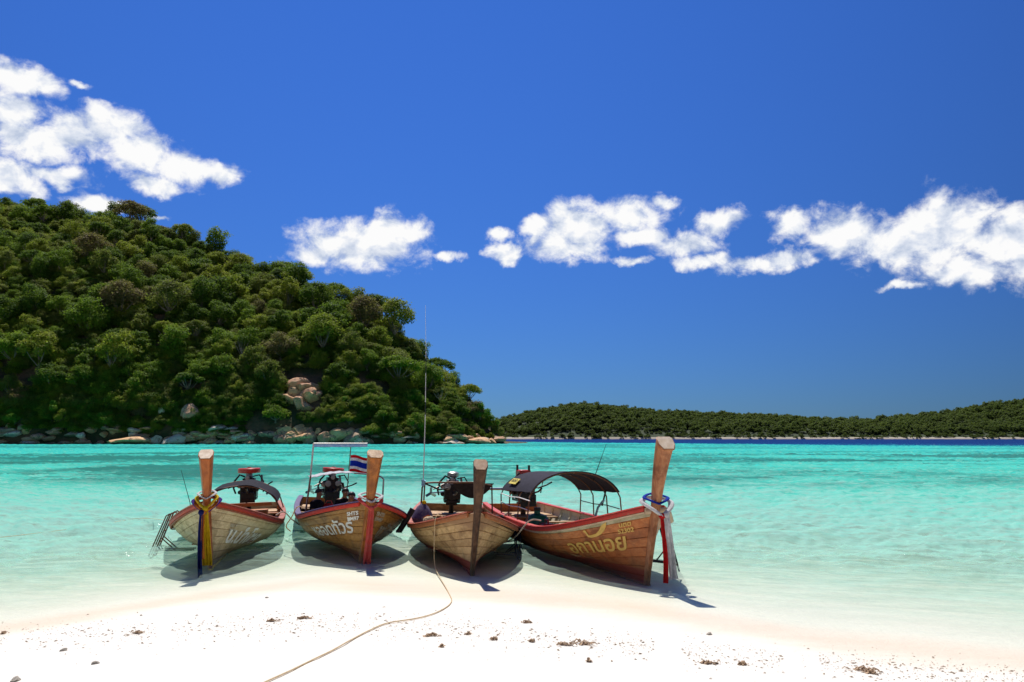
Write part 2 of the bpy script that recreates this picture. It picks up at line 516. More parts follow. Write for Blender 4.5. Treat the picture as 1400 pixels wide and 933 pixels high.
def rockmat(name, a, b, c3):
    m, nt, out = mat(name)
    p = objco(nt); wpz = worldpos(nt)
    s = nt.new('ShaderNodeSeparateXYZ'); nt.l.new(wpz, s.inputs[0])
    oi = nt.new('ShaderNodeObjectInfo')
    n = nt.noise(p, 1.6, 6, .65); n2 = nt.noise(nt.scale(p, (1, 1, .35)), 3.2, 5, .65, .6)
    c = nt.mix(nt.rng(n, .38, .64), a, b)
    c = nt.mix(nt.rng(n2, .54, .66), c, c3)
    c = nt.mix(nt.math('MULTIPLY', oi.outputs['Random'], .35), c, (.30, .22, .15))
    tide = nt.rng(nt.math('ADD', s.outputs[2], nt.math('MULTIPLY', n, .5)), .95, .45)
    c = nt.mix(nt.math('MULTIPLY', tide, .85), c, (.055, .045, .035))     # dark algae band of the tide
    h = nt.math('ADD', n, nt.math('MULTIPLY', n2, .6))
    principled(nt, out, c, .85, 0, nt.bump(h, .9, .35))
    return m
ROCK = {'white': rockmat('pale_granite', (.80, .62, .46), (.90, .76, .60), (.36, .22, .13)),
        'tan': rockmat('tan_granite', (.66, .36, .16), (.82, .52, .27), (.19, .10, .045)),
        'grey': rockmat('grey_granite', (.32, .22, .13), (.58, .43, .28), (.10, .07, .045)),
        'rust': rockmat('rusty_granite', (.52, .26, .13), (.66, .40, .24), (.16, .085, .05))}

# ------------------------------------------------------------------ the forested island on the left
# ridge: photo pixel of the tree line -> distance behind the shore -> height
SIL = [(-260, 286, 165), (-120, 248, 165), (0, 256, 160), (60, 266, 155), (110, 282, 150), (165, 274, 145), (230, 298, 138), (300, 330, 128), (360, 354, 118),
       (400, 360, 108), (450, 380, 98), (500, 400, 86), (540, 420, 74), (580, 476, 60), (620, 497, 46), (650, 524, 32), (672, 558, 18), (684, 584, 9)]
def isl_shore(x): return np.interp(x, [-400, -170, -60, -20, -4, 4, 12], [300, 264, 262, 268, 284, 300, 320])
RX, RH, RW = [], [], []
for (px, py, wd) in SIL:
    Xg = (px - 700) / F * (264 + wd)
    for _ in range(6):
        Yr = isl_shore(Xg) + wd
        Xg = (px - 700) / F * Yr
    tree = 11.5 if wd > 40 else 3 + wd * .2
    RX.append(Xg); RW.append(wd); RH.append(max(1.0, (598 - py) / F * Yr + HC - tree))
RX.append(6); RW.append(6); RH.append(.5)
RX.append(14); RW.append(5); RH.append(-4)
def hill_z(x, y):
    x = np.asarray(x, float); y = np.asarray(y, float)
    h = np.interp(x, RX, RH); wd = np.interp(x, RX, RW)
    t = (y - isl_shore(x)) / wd
    tt = np.clip(t, 0, 1)
    prof = np.where(t < 1, .30 * np.minimum(1, tt * 2.2) ** .6 + .70 * (tt ** .95), 1 - .6 * np.clip(t - 1, 0, 1.4) ** 1.6)
    z = h * prof - 3 * sstep(.03, -.12, t)
    z = z + (fbm(x / 26, y / 26, 3) - .5) * 13 * np.clip(tt * 1.4, 0, 1) * np.clip(wd / 90, 0, 1)
    return z
gx = np.linspace(-330, 16, 130); gt = np.concatenate([np.linspace(-.15, .3, 26), np.linspace(.32, 2.2, 50)])
GX, GT = np.meshgrid(gx, gt)
GY = isl_shore(GX) + GT * np.interp(GX, RX, RW)
V = np.stack([GX, GY, hill_z(GX, GY)], -1).reshape(-1, 3)
n_ = len(gx); i = np.arange(len(gt) - 1)[:, None] * n_ + np.arange(n_ - 1)[None]
me = mesh_np('island_hill', V, np.stack([i, i + 1, i + n_ + 1, i + n_], -1).reshape(-1, 4), True)
tag(link('island_hill', me, SOIL), kind='structure')

# ---- crowns
def crown_mesh(name, seed, kind, nl, leaf, quads):
    """leaf clumps: many leaf-sized faces spread over the lobes of a crown (unit crown radius, base of crown at z=0)"""
    rg = np.random.default_rng(seed)
    vs = []
    lobes = []
    for k in range(nl):
        a = k * 2.399 + rg.uniform(-.4, .4)
        if kind == 'round':
            ph = math.acos(rg.uniform(-.55, 1)); rr = .62
            c = np.array([math.sin(ph) * math.cos(a) * rr, math.sin(ph) * math.sin(a) * rr, .62 + math.cos(ph) * .52]); r = rg.uniform(.24, .40)
            sq = .88
        elif kind == 'umbrella':
            q = math.sqrt((k + .5) / nl); c = np.array([q * .78 * math.cos(a), q * .78 * math.sin(a), .85 - .34 * q * q + rg.uniform(-.1, .1)]); r = rg.uniform(.22, .36); sq = .5
        elif kind == 'tall':
            h = (k + .5) / nl; c = np.array([(.52 - .3 * abs(h - .45)) * math.cos(a) * rg.uniform(.4, 1), (.52 - .3 * abs(h - .45)) * math.sin(a) * rg.uniform(.4, 1), .25 + h * 1.35]); r = rg.uniform(.24, .38); sq = .75
        else:  # shrub
            q = math.sqrt((k + .5) / nl); c = np.array([q * .72 * math.cos(a), q * .72 * math.sin(a), .30 + .42 * (1 - q) + rg.uniform(-.08, .08)]); r = rg.uniform(.26, .42); sq = .75
        lobes.append((c, r, sq))
    per = quads // nl
    C, N, S = [], [], []
    for (c, r, sq) in lobes:
        d = rg.normal(size=(per, 3)); d /= np.linalg.norm(d, axis=1)[:, None]
        d[:, 2] = np.where((d[:, 2] < -.2) & (rg.random(per) < .45), -d[:, 2], d[:, 2])
        rad = r * (rg.random(per) ** .22) * (1 + .28 * rg.normal(size=per) * .5)
        # bumpy lobe: small clusters
        cl = rg.normal(size=(16, 3)); cl /= np.linalg.norm(cl, axis=1)[:, None]
        near = (d @ cl.T).max(1)
        rad = rad * (.80 + .30 * np.clip((near - .6) / .4, 0, 1))
        C.append(c + d * rad[:, None] * np.array([1, 1, sq]))
        nn = d * .6 + np.array([0, 0, .75]) + rg.normal(size=(per, 3)) * .5
        N.append(nn / np.linalg.norm(nn, axis=1)[:, None]); S.append(leaf * rg.uniform(.6, 1.35, per))
    C = np.concatenate(C); N = np.concatenate(N); S = np.concatenate(S)
    t = rg.normal(size=C.shape); t -= (t * N).sum(1)[:, None] * N; t /= np.linalg.norm(t, axis=1)[:, None]
    b = np.cross(N, t)
    t *= S[:, None]; b *= (S * rg.uniform(.5, .9, len(S)))[:, None]
    bend = N * (S * .25)[:, None]
    V = np.stack([C - t, C - b * .8 - bend, C + t, C + b * .8 - bend * .5], 1).reshape(-1, 3)
    return mesh_np(name, V, np.arange(len(V)).reshape(-1, 4)), lobes

def trunk_mesh(name, lobes, h, seed, rad=.055):
    """tapered trunk with limbs that reach into the lobes; crown sits with its base at z = h"""
    rg = random.Random(seed)
    mb = MB()
    top = Vector((rg.uniform(-.05, .05), rg.uniform(-.05, .05), h + .35))
    pts = [Vector((0, 0, -.25)), Vector((0, 0, .05)), Vector((rg.uniform(-.04, .04), rg.uniform(-.04, .04), h * .5)), Vector((0, 0, h)), top]
    mb.tube(pts, [rad * 1.7, rad * 1.25, rad, rad * .85, rad * .4], 7)
    for (c, r, sq) in lobes[::2]:
        e = Vector((c[0], c[1], c[2] + h))
        s = Vector((0, 0, h * rg.uniform(.75, 1.05)))
        mid = s.lerp(e, .5) + Vector((0, 0, -.06))
        mb.tube([s, mid, e], [rad * .5, rad * .33, rad * .12], 5, caps=False)
    me = bpy.data.meshes.new(name); me.from_pydata(mb.v, [], mb.f)
    me.polygons.foreach_set('use_smooth', [True] * len(me.polygons))
    return me

# kind of tree: (crown shape, lobes, leaf size, number of leaf faces, trunk height, colours it comes in)
KINDS = [('round', 20, .046, 4600, .22), ('round', 16, .050, 4200, .18), ('umbrella', 22, .045, 4200, .45), ('umbrella', 17, .048, 3800, .50),
         ('tall', 16, .050, 3800, .20), ('shrub', 13, .056, 2800, .10), ('shrub', 10, .060, 2400, .08), ('round', 11, .054, 2600, .22)]
PROTO = []
for k, (kd, nl, lf, qd, th) in enumerate(KINDS):
    cm, lobes = crown_mesh('crown', 100 + k, kd, nl, lf, qd)
    tm = trunk_mesh('trunk', lobes, th, 50 + k)
    tm.materials.append(BARK)
    PROTO.append((cm, tm, th, {}))
def crown_for(k, hue):
    cm, tm, th, cache = PROTO[k]
    if hue not in cache:
        c = cm.copy() if cache else cm
        c.materials.clear(); c.materials.append(FOL[hue]); cache[hue] = c
    return cache[hue]
SHAPEWORD = {'round': 'round-crowned', 'umbrella': 'flat-topped spreading', 'tall': 'tall narrow', 'shrub': 'low bushy'}
HUEWORD = {'dark': 'dark green', 'mid': 'mid green', 'yellow': 'yellow-green', 'olive': 'dull olive', 'rust': 'rusty brown', 'bright': 'bright green'}

def to_px(x, y, z):
    zz = z - HC
    d = y * math.cos(PITCH) + zz * math.sin(PITCH); u = -y * math.sin(PITCH) + zz * math.cos(PITCH)
    return CX + F * x / d, CY - F * u / d

rg = random.Random(11)
spots = []
tries = 0
BARE = [(384, 508, 446, 574), (340, 580, 505, 606)]          # open rock on the slope and the low cliff
for (px, s) in ((30, 7.5), (165, 9.0), (238, 6.5), (402, 7.5), (455, 7.0), (508, 8.0), (600, 6.5), (642, 5.0)):      # the big trees that stand out on the ridge
    x = -100.0
    for _ in range(12):
        wd = float(np.interp(x, RX, RW)); y = float(isl_shore(x)) + wd * .97; x = (px - 700) / F * y
    spots.append((x, y, float(hill_z(x, y)), s, False, .99))
for (px, s) in ((648, 5.0), (657, 4.6), (665, 4.2), (672, 3.7), (679, 3.0), (684, 2.2)):      # bushes out to the very tip of the point
    x = -8.0
    for _ in range(12):
        wd = float(np.interp(x, RX, RW)); y = float(isl_shore(x)) + wd * .5; x = (px - 700) / F * y
    spots.append((x, y, float(hill_z(x, y)), s, True, .5))
while len(spots) < 300 and tries < 60000:
    tries += 1
    x = rg.uniform(-262, 3); wd = float(np.interp(x, RX, RW))
    if rg.random() > wd / 150 + .12: continue
    r_ = rg.random()
    t = rg.uniform(.02, 1.04) if r_ < .55 else (rg.uniform(.9, 1.10) if r_ < .7 else rg.uniform(.012, .16))
    y = float(isl_shore(x)) + t * wd; z = float(hill_z(x, y))
    if z < 1.2: continue
    px, py = to_px(x, y, z)
    if px < -45: continue
    if any(a < px < c and b < py < d for a, b, c, d in BARE): continue
    low = z < 15
    s = (rg.uniform(2.8, 5.0) if low else rg.choice([rg.uniform(4.0, 6.5), rg.uniform(5.5, 9.6)])) * (1 if wd > 50 else .45 + .55 * wd / 50)
    ok = all((x - q[0]) ** 2 + ((y - q[1]) * 1.0) ** 2 + (z - q[2]) ** 2 * .4 > (.60 * (s + q[3])) ** 2 for q in spots)
    if ok: spots.append((x, y, z, s, low, t))
for (x, y, z, s, low, t) in spots:
    r = rg.random()
    if low: k = rg.choice([5, 6, 5, 7, 1])
    elif t > .93: k = rg.choice([0, 1, 2, 0, 4])
    else: k = rg.choice([0, 1, 0, 1, 0, 7, 1, 4, 7, 3])
    if low: hue = rg.choices(['mid', 'bright', 'yellow', 'olive', 'rust', 'dark'], [4, 4, 3, 2, 1.0, 2])[0]
    elif x > -110: hue = rg.choices(['mid', 'dark', 'yellow', 'olive', 'rust'], [5, 3, 4, 3, .7])[0]
    else: hue = rg.choices(['mid', 'dark', 'yellow', 'olive', 'rust'], [4, 5, 2, 3, .7])[0]
    cm, tm, th, _ = PROTO[k]
    kd = KINDS[k][0]
    name = 'shrub' if kd == 'shrub' else 'hillside_tree'
    sz = s * rg.uniform(.85, 1.2)
    if t == .99: k, kd, th, name = 2 + int(x) % 2, 'umbrella', KINDS[2 + int(x) % 2][4], 'hillside_tree'; tm = PROTO[k][1]; sz = s * 1.15
    e = empty(name, (x, y, z), (0, 0, rg.uniform(0, 6.28)), (s, s, sz))
    lab = f'{SHAPEWORD[kd]} {HUEWORD[hue]} ' + ('shrub low on the steep island slope' if kd == 'shrub' else 'tree of the steep island forest')
    tag(e, lab, 'shrub' if kd == 'shrub' else 'tree', lab.replace(' tree', ' trees').replace(' shrub', ' shrubs'))
    c = link('crown', crown_for(k, hue), None, e); c.location = (0, 0, th)
    link('trunk', tm, None, e)

# ---- undergrowth and the trees that hardly show: one mass of instances
protoc = bpy.data.collections.new('leaf_masses')
def proto_obj(name, me):
    o = bpy.data.objects.new(name, me); protoc.objects.link(o); return o
for hue in ('mid', 'olive', 'dark', 'yellow'):
    for k in (5, 1):
        proto_obj('leaf_mass', crown_for(k, hue))
farc = bpy.data.collections.new('far_leaf_masses')
for k in range(5):
    fm, _ = crown_mesh('far_crown', 300 + k, 'round' if k < 3 else 'umbrella', 9, .12, 420)
    fm.materials.append(FOL['far'])
    farc.objects.link(bpy.data.objects.new('far_leaf_mass', fm))

def scatter(name, pts, scl, collection, count, seed):
    rgn = np.random.default_rng(seed)
    me = bpy.data.meshes.new(name)
    me.vertices.add(len(pts)); me.vertices.foreach_set('co', np.asarray(pts, np.float32).ravel())
    A = me.attributes.new('scl', 'FLOAT_VECTOR', 'POINT'); A.data.foreach_set('vector', np.asarray(scl, np.float32).ravel())
    A = me.attributes.new('idx', 'INT', 'POINT'); A.data.foreach_set('value', rgn.integers(0, count, len(pts)).astype(np.int32))
    ro = np.zeros((len(pts), 3), np.float32); ro[:, 2] = rgn.uniform(0, 6.28, len(pts))
    A = me.attributes.new('rot', 'FLOAT_VECTOR', 'POINT'); A.data.foreach_set('vector', ro.ravel())
    o = link(name, me)
    g = bpy.data.node_groups.new(name, 'GeometryNodeTree')
    g.interface.new_socket('Geometry', in_out='INPUT', socket_type='NodeSocketGeometry')
    g.interface.new_socket('Geometry', in_out='OUTPUT', socket_type='NodeSocketGeometry')
    gi, go = g.nodes.new('NodeGroupInput'), g.nodes.new('NodeGroupOutput')
    ci = g.nodes.new('GeometryNodeCollectionInfo'); ci.inputs['Collection'].default_value = collection
    ci.inputs['Separate Children'].default_value = True; ci.inputs['Reset Children'].default_value = True
    ip = g.nodes.new('GeometryNodeInstanceOnPoints'); ip.inputs['Pick Instance'].default_value = True
    def attr(nm, dt):
        a = g.nodes.new('GeometryNodeInputNamedAttribute'); a.data_type = dt; a.inputs['Name'].default_value = nm
        return next(s for s in a.outputs if s.enabled and s.name == 'Attribute')
    g.links.new(gi.outputs[0], ip.inputs['Points']); g.links.new(ci.outputs[0], ip.inputs['Instance'])
    g.links.new(attr('idx', 'INT'), ip.inputs['Instance Index'])
    g.links.new(attr('scl', 'FLOAT_VECTOR'), ip.inputs['Scale'])
    g.links.new(attr('rot', 'FLOAT_VECTOR'), ip.inputs['Rotation'])
    g.links.new(ip.outputs[0], go.inputs[0])
    md = o.modifiers.new('scatter', 'NODES'); md.node_group = g
    return o
rgn = np.random.default_rng(5)
pts, scl = [], []
for q_ in range(9800):
    x = rgn.uniform(-335, 4); wd = float(np.interp(x, RX, RW)); t = rgn.uniform(.015, 1.12) if q_ < 6300 else rgn.uniform(.012, .22)
    if rgn.random() > wd / 150 + .1: continue
    y = float(isl_shore(x)) + t * wd; z = float(hill_z(x, y))
    if z < 1.6: continue
    px, py = to_px(x, y, z)
    if any(a < px < c and b < py < d for a, b, c, d in BARE): continue
    if fbm(x / 14, y / 14, 77) > .60 and z < 30: continue      # small clearings of red earth
    s = rgn.uniform(1.8, 3.9) * (1.1 if z > 10 else .8) * (1 if wd > 40 else .6)
    if x < -258: s *= 1.7
    pts.append((x, y, z - .3)); scl.append((s, s, s * rgn.uniform(.8, 1.3)))
tag(scatter('undergrowth', pts, scl, protoc, 8, 6), 'dense green undergrowth between the trees of the island hillside', 'undergrowth', kind='stuff')

# ------------------------------------------------------------------ the far island across the strait
FS = [(200, 588), (480, 585), (640, 582), (690, 572), (730, 560), (790, 551), (850, 556), (900, 562), (1000, 566), (1100, 570), (1180, 572), (1250, 566), (1300, 561), (1350, 551), (1400, 546),
      (1550, 536), (1750, 545), (2100, 570), (2500, 592)]
FY, FW = 900.0, 190.0
FXs = [(p - 700) / F * (FY + FW) for p, _ in FS]; FHs = [max(2, (598 - q) / F * (FY + FW) + HC - 7.5) for _, q in FS]
def far_shore(x): return FY + 26 * (fbm(np.asarray(x) / 160, np.asarray(x) * 0 + 1.7, 40) - .5)
def far_z(x, y):
    x = np.asarray(x, float); y = np.asarray(y, float)
    t = (y - far_shore(x)) / FW
    h = np.interp(x, FXs, FHs)
    z = h * np.where(t < 1, np.sin(np.clip(t, 0, 1) * math.pi / 2) ** .9, 1 - .35 * (t - 1)) + (fbm(x / 55, y / 55, 41) - .5) * 16 * np.clip(t * 2, 0, 1) * np.clip(1.2 - t, 0, 1)
    return np.where(t < .014, -1.5 + t / .014 * 3.4, np.maximum(z, 1.5 + 0 * z))
gx = np.linspace(-480, 1900, 260); gt = np.concatenate([np.linspace(-.03, .1, 12), np.linspace(.12, 2, 40)])
GX, GT = np.meshgrid(gx, gt); GY = far_shore(GX) + GT * FW
V = np.stack([GX, GY, far_z(GX, GY)], -1).reshape(-1, 3)
n_ = len(gx); i = np.arange(len(gt) - 1)[:, None] * n_ + np.arange(n_ - 1)[None]
me = mesh_np('far_island_terrain', V, np.stack([i, i + 1, i + n_ + 1, i + n_], -1).reshape(-1, 4), True)
m, nt, out = mat('far_land')
s = nt.new('ShaderNodeSeparateXYZ'); p = worldpos(nt); nt.l.new(p, s.inputs[0])
principled(nt, out, nt.mix(nt.rng(s.outputs[2], 1.9, 2.6), (.40, .35, .28), (.035, .05, .02)), .95)
tag(link('far_island_terrain', me, m), kind='structure')
pts, scl = [], []
for _ in range(11500):
    x = rgn.uniform(-330, 1250); t = rgn.uniform(.012, 1.12)
    y = float(far_shore(x)) + t * FW; z = float(far_z(x, y))
    if t < .03 and fbm(x / 45, 2.2, 43) > .68: continue
    s = rgn.uniform(3.0, 6.2) * (.55 if t < .12 else 1)
    pts.append((x, y, z - .5)); scl.append((s, s, s * rgn.uniform(.8, 1.35)))
tag(scatter('far_woodland', pts, scl, farc, 5, 8), 'far-off forest covering the low island across the dark blue strait', 'forest', kind='stuff')

# ------------------------------------------------------------------ boulders along the island shore
def rock_mesh(name, seed, block=.0):
    bm = bmesh.new(); bmesh.ops.create_icosphere(bm, subdivisions=3, radius=1)
    rgr = random.Random(seed)
    planes = [(Vector((rgr.gauss(0, 1), rgr.gauss(0, 1), rgr.gauss(0, 1))).normalized(), rgr.uniform(.54, .88)) for _ in range(11)]
    off = Vector((rgr.uniform(0, 50), rgr.uniform(0, 50), 0))
    from mathutils import noise as mn
    for v in bm.verts:
        p = v.co.copy()
        for (nn, dd) in planes:
            q = p.dot(nn)
            if q > dd: p -= nn * (q - dd) * .97
        p *= 1 + .14 * mn.noise(p * 1.7 + off) + .09 * mn.noise(p * 4.5 + off)
        v.co = p
    me = bpy.data.meshes.new(name); bm.to_mesh(me); bm.free()
    me.polygons.foreach_set('use_smooth', [True] * len(me.polygons)); me.set_sharp_from_angle(angle=R(34))
    return me
RM = [rock_mesh('boulder', 20 + i) for i in range(6)]
RMH = {}
def boulder(px, py_base, wpx, hpx, hue, k, label, group=None, name='boulder', depth_=0.0, zbase=None):
    """a boulder whose foot stands at the waterline (or at height zbase) under that pixel"""
    key = (k, hue)
    if key not in RMH:
        c = RM[k].copy(); c.materials.append(ROCK[hue]); RMH[key] = c
    Y = 264.0
    for _ in range(5):
        X = (px - 700) / F * Y; Y = float(isl_shore(X)) + depth_
    z = float(hill_z(X, Y)) if zbase is None else zbase
    z = max(z, -.4)
    wm, hm = wpx / F * Y, hpx / F * Y
    o = link(name, RMH[key])
    o.location = (X, Y, z + hm * .32); o.scale = (wm / 1.45, wm / 1.6, hm / 1.25)
    o.rotation_euler = (rg.uniform(-.15, .15), rg.uniform(-.15, .15), rg.uniform(0, 6.28) if abs(wm - hm) < 2 else rg.choice([0, 3.14]) + rg.uniform(-.3, .3))
    tag(o, label, 'boulder', group)
    return o
boulder(239, 606, 30, 15, 'white', 0, 'large bright white boulder on the island shore')
boulder(182, 607, 46, 12, 'tan', 1, 'long low tan boulder at the waterline beside the bright white boulder')
boulder(47, 605, 19, 9, 'white', 2, 'small whitish boulder on the brown rocky shore at the far end from the point')
boulder(217, 605, 15, 13, 'white', 3, 'pale grey boulder leaning next to the bright white boulder')
boulder(222, 596, 8, 12, 'white', 4, 'small upright pale rock in the bushes above the bright white boulder', depth_=6)
boulder(265, 600, 24, 22, 'rust', 5, 'upright rusty tan rock slab among the shore bushes', depth_=5)
boulder(289, 606, 19, 11, 'tan', 2, 'rounded tan boulder between the rusty slab and the low cliff')
boulder(120, 606, 21, 9, 'rust', 0, 'rusty brown boulder at the foot of the shore bushes')
boulder(673, 607, 13, 8, 'tan', 4, 'pale tan boulder lying off the tip of the wooded point')
boulder(650, 606, 30, 11, 'tan', 1, 'broad tan boulder near the tip of the wooded point')
boulder(620, 606, 24, 10, 'white', 5, 'pale boulder under the trees near the tip of the wooded point')
rr = random.Random(3)
for q in range(100):
    px = rr.choice([rr.uniform(-5, 215), rr.uniform(-5, 340), rr.uniform(250, 350), rr.uniform(490, 690)])
    hue = rr.choices(['tan', 'rust', 'grey', 'white'], [5, 4, 1.5, 1.0])[0]
    hw = {'tan': 'tan', 'rust': 'rusty brown', 'grey': 'dark grey', 'white': 'pale grey'}[hue]
    boulder(px, 606, rr.uniform(7, 20), rr.uniform(4, 8.5), hue, rr.randrange(6), f'smaller {hw} boulder in the rocky band along the island waterline', f'smaller {hw} boulders along the island waterline', depth_=rr.uniform(-.5, 2.5))
for q in range(52):          # the low cliff
    px = rr.uniform(338, 505); hue = rr.choices(['grey', 'tan', 'white', 'rust'], [4, 4, 1.2, 3])[0]
    hw = {'tan': 'tan', 'rust': 'rusty', 'grey': 'dark grey', 'white': 'pale grey'}[hue]
    lift = rr.uniform(0, 1)
    boulder(px, 600, rr.uniform(11, 24), rr.uniform(7, 15), hue, rr.randrange(6), f'{hw} rock block of the low cliff at the island shore', f'{hw} rock blocks of the low cliff', 'cliff_rock', depth_=lift * 7, zbase=lift * 4.6)
def slope_point(px, py):
    d = ray(px, py); k = 240.0
    while k < 520:
        p = d * k
        if p[2] + HC < float(hill_z(p[0], p[1])): break
        k += .5
    return p[0], p[1], p[2] + HC
for (px, py, sc) in ((612, 548, 4.6), (150, 520, 5.2), (330, 500, 4.8), (540, 470, 4.6)):
    e = empty('bare_tree', slope_point(px, py), (0, 0, px * .1), (sc, sc, sc * 1.25))
    tag(e, 'leafless pale trunk with bare branches standing in the island forest', 'tree', 'bare pale trees in the island forest')
    _, lob = crown_mesh('tmp', px, 'round', 18, .05, 180)
    tb_ = trunk_mesh('trunk', lob, .7, px, .035); tb_.materials.append(PALEBARK); link('trunk', tb_, None, e)
for (px, py, s) in [(408, 530, 3.6), (418, 536, 3.4), (428, 534, 2.6), (404, 540, 3.0), (415, 545, 3.8), (424, 548, 3.0), (410, 555, 3.2), (398, 549, 2.6), (418, 559, 2.6), (430, 543, 2.2)]:
    x, y, z = slope_point(px, py)
    hue = rr.choice(['rust', 'tan', 'rust'])
    k = rr.randrange(6); key = (k, hue)
    if key not in RMH:
        c = RM[k].copy(); c.materials.append(ROCK[hue]); RMH[key] = c
    o = link('outcrop_rock', RMH[key]); s *= 1.2; o.location = (x, y - .4, z + .7); o.scale = (s * 1.15, s * .8, s * .62); o.rotation_euler = (rr.uniform(-.5, .5), rr.uniform(-.5, .5), rr.uniform(0, 6))
    hw = {'tan': 'tan', 'rust': 'rusty pink'}[hue]
    tag(o, f'{hw} rock of the bare outcrop halfway up the wooded slope', 'rock', f'{hw} rocks of the bare outcrop')
# one bare pale tree near the point
e = empty('bare_tree', slope_point(603, 560), (0, 0, .4), (5.4, 5.4, 5.4))
tag(e, 'leafless pale grey tree leaning out near the wooded point', 'tree')
_, lob = crown_mesh('tmp', 7, 'umbrella', 16, .05, 160)
tmb = trunk_mesh('trunk', lob, .6, 3, .03); tmb.materials.append(PALEBARK); link('trunk', tmb, None, e)
cb, _ = crown_mesh('crown', 8, 'umbrella', 12, .035, 300); cb.materials.append(FOL['olive']); o = link('crown', cb, None, e); o.location = (0, 0, .6)

# ------------------------------------------------------------------ boat materials
def wood(name, a, b, stain, rnd=.5, rough=.62, bottom=None, bz=.0, stretch=(.9, 9, 9), grey=None, top=None, tz=.9):
    """weathered timber, colour varies from plank to plank; an optional painted bottom below height bz"""
    m, nt, out = mat(name)
    p = objco(nt); oi = nt.new('ShaderNodeObjectInfo')
    s = nt.new('ShaderNodeSeparateXYZ'); nt.l.new(p, s.inputs[0])
    off = nt.vec('ADD', p, nt.vec('MULTIPLY', oi.outputs['Location'], (0, 0, 0)))
    gr = nt.noise(nt.scale(off, stretch), 2.2, 7, .65, .4)
    bl = nt.noise(nt.scale(p, (.8, 1, 1.3)), 2.3, 5, .62, .5)
    c = nt.mix(nt.rng(gr, .30, .70), a, b)
    c = nt.mix(nt.math('MULTIPLY', nt.math('SUBTRACT', oi.outputs['Random'], .5), rnd, None, True), c, stain)
    c = nt.mix(nt.rng(bl, .46, .66, 0, .85), c, stain)
    streak = nt.noise(nt.scale(p, (7, 1.2, .7)), 1.6, 5, .65, .2)
    c = nt.mix(nt.rng(streak, .54, .68, 0, .55), c, stain)
    if grey is not None:
        c = nt.mix(nt.rng(nt.noise(nt.scale(p, (.5, 1, 2)), 1.7, 5, .6), .5, .68, 0, .8), c, grey)
    fine = nt.noise(nt.scale(p, (2, 22, 22)), 3, 5, .7)
    c = nt.mix(nt.rng(fine, .58, .74, 0, .45), c, tuple(q * .35 for q in a))
    if top is not None:
        zt = nt.math('ADD', s.outputs[2], nt.math('MULTIPLY', nt.math('SUBTRACT', bl, .5), .25))
        c = nt.mix(nt.rng(zt, tz - .08, tz + .04, 0, .8), c, top)
    gz = nt.math('ADD', s.outputs[2], nt.math('MULTIPLY', nt.math('SUBTRACT', nt.noise(nt.scale(p, (2.5, 1, .5)), 2, 6, .7), .5), 1.1))
    c = nt.mix(nt.rng(gz, .42, .02, 0, .62), c, (.115, .10, .055))        # slime and grime above the waterline
    if bottom is not None:
        zz = nt.math('ADD', s.outputs[2], nt.math('MULTIPLY', nt.math('SUBTRACT', bl, .5), .10))
        c = nt.mix(nt.rng(zz, bz + .025, bz - .025), c, nt.mix(gr, bottom, tuple(q * .55 for q in bottom)))
    h = nt.math('ADD', gr, nt.math('MULTIPLY', fine, .6))
    principled(nt, out, c, nt.rng(gr, .2, .8, rough + .12, rough - .1), 0, nt.bump(h, .5, .006), .35)
    return m

def paint(name, c, rough=.5, metal=0., wear=None, spec=.4, wamt=.6):
    m, nt, out = mat(name)
    p = objco(nt)
    n = nt.noise(p, 9, 5, .65)
    k = nt.mix(nt.rng(n, .35, .7, 0, .5), c, tuple(q * .72 for q in c))
    if wear is not None:
        k = nt.mix(nt.rng(nt.noise(nt.scale(p, (1, 3, 3)), 6, 6, .7), .56, .66, 0, wamt), k, wear)
    principled(nt, out, k, rough, metal, nt.bump(n, .25, .004), spec)
    return m

def cloth(name, c, c2=None):
    m, nt, out = mat(name)
    p = objco(nt)
    n = nt.noise(p, 14, 4, .6)
    k = nt.mix(nt.rng(n, .35, .7), c, c2 or tuple(q * .75 for q in c))
    d = nt.new('ShaderNodeBsdfPrincipled'); nt.put(d.inputs['Base Color'], k); d.inputs['Roughness'].default_value = .85
    d.inputs['Specular IOR Level'].default_value = .15
    t = nt.new('ShaderNodeBsdfTranslucent'); nt.put(t.inputs[0], k)
    mx = nt.new('ShaderNodeMixShader'); mx.inputs[0].default_value = .42
    nt.l.new(d.outputs[0], mx.inputs[1]); nt.l.new(t.outputs[0], mx.inputs[2]); nt.l.new(mx.outputs[0], out.inputs[0])
    return m

M = {}
M['hull1'] = wood('planks_grey_tan', (.536, .402, .228), (.724, .576, .362), (.322, .221, .121), .8, grey=(.616, .549, .402), bottom=(.482, .295, .067), bz=.045)
M['hull2'] = wood('planks_golden_brown', (.429, .194, .040), (.616, .322, .080), (.147, .054, .015), 1.2, rough=.42, bottom=(.268, .094, .040), bz=.20)
M['hull3'] = wood('planks_pale_brown', (.536, .328, .147), (.724, .496, .255), (.228, .114, .043), .9, bottom=(.322, .060, .040), bz=.27, top=(.295, .161, .087), tz=.86)
M['hull4'] = wood('planks_red_brown', (.456, .127, .035), (.616, .221, .067), (.214, .056, .019), 1.1, rough=.45, bottom=(.348, .074, .043), bz=.24)
M['top4'] = wood('planks_grey_green', (.362, .335, .228), (.536, .469, .322), (.268, .201, .107), .6)
M['stem1'] = wood('stem_orange_teak', (.389, .094, .019), (.496, .147, .034), (.268, .060, .013), .1, rough=.35, stretch=(9, 9, .9))
M['stem2'] = wood('stem_golden_teak', (.429, .127, .020), (.590, .214, .044), (.228, .067, .016), .1, rough=.3, stretch=(9, 9, .9))
M['stem3'] = wood('stem_dark_teak', (0.080, 0.036, 0.017), (0.141, 0.071, 0.036), (0.042, 0.017, 0.009), .2, stretch=(9, 9, .9))
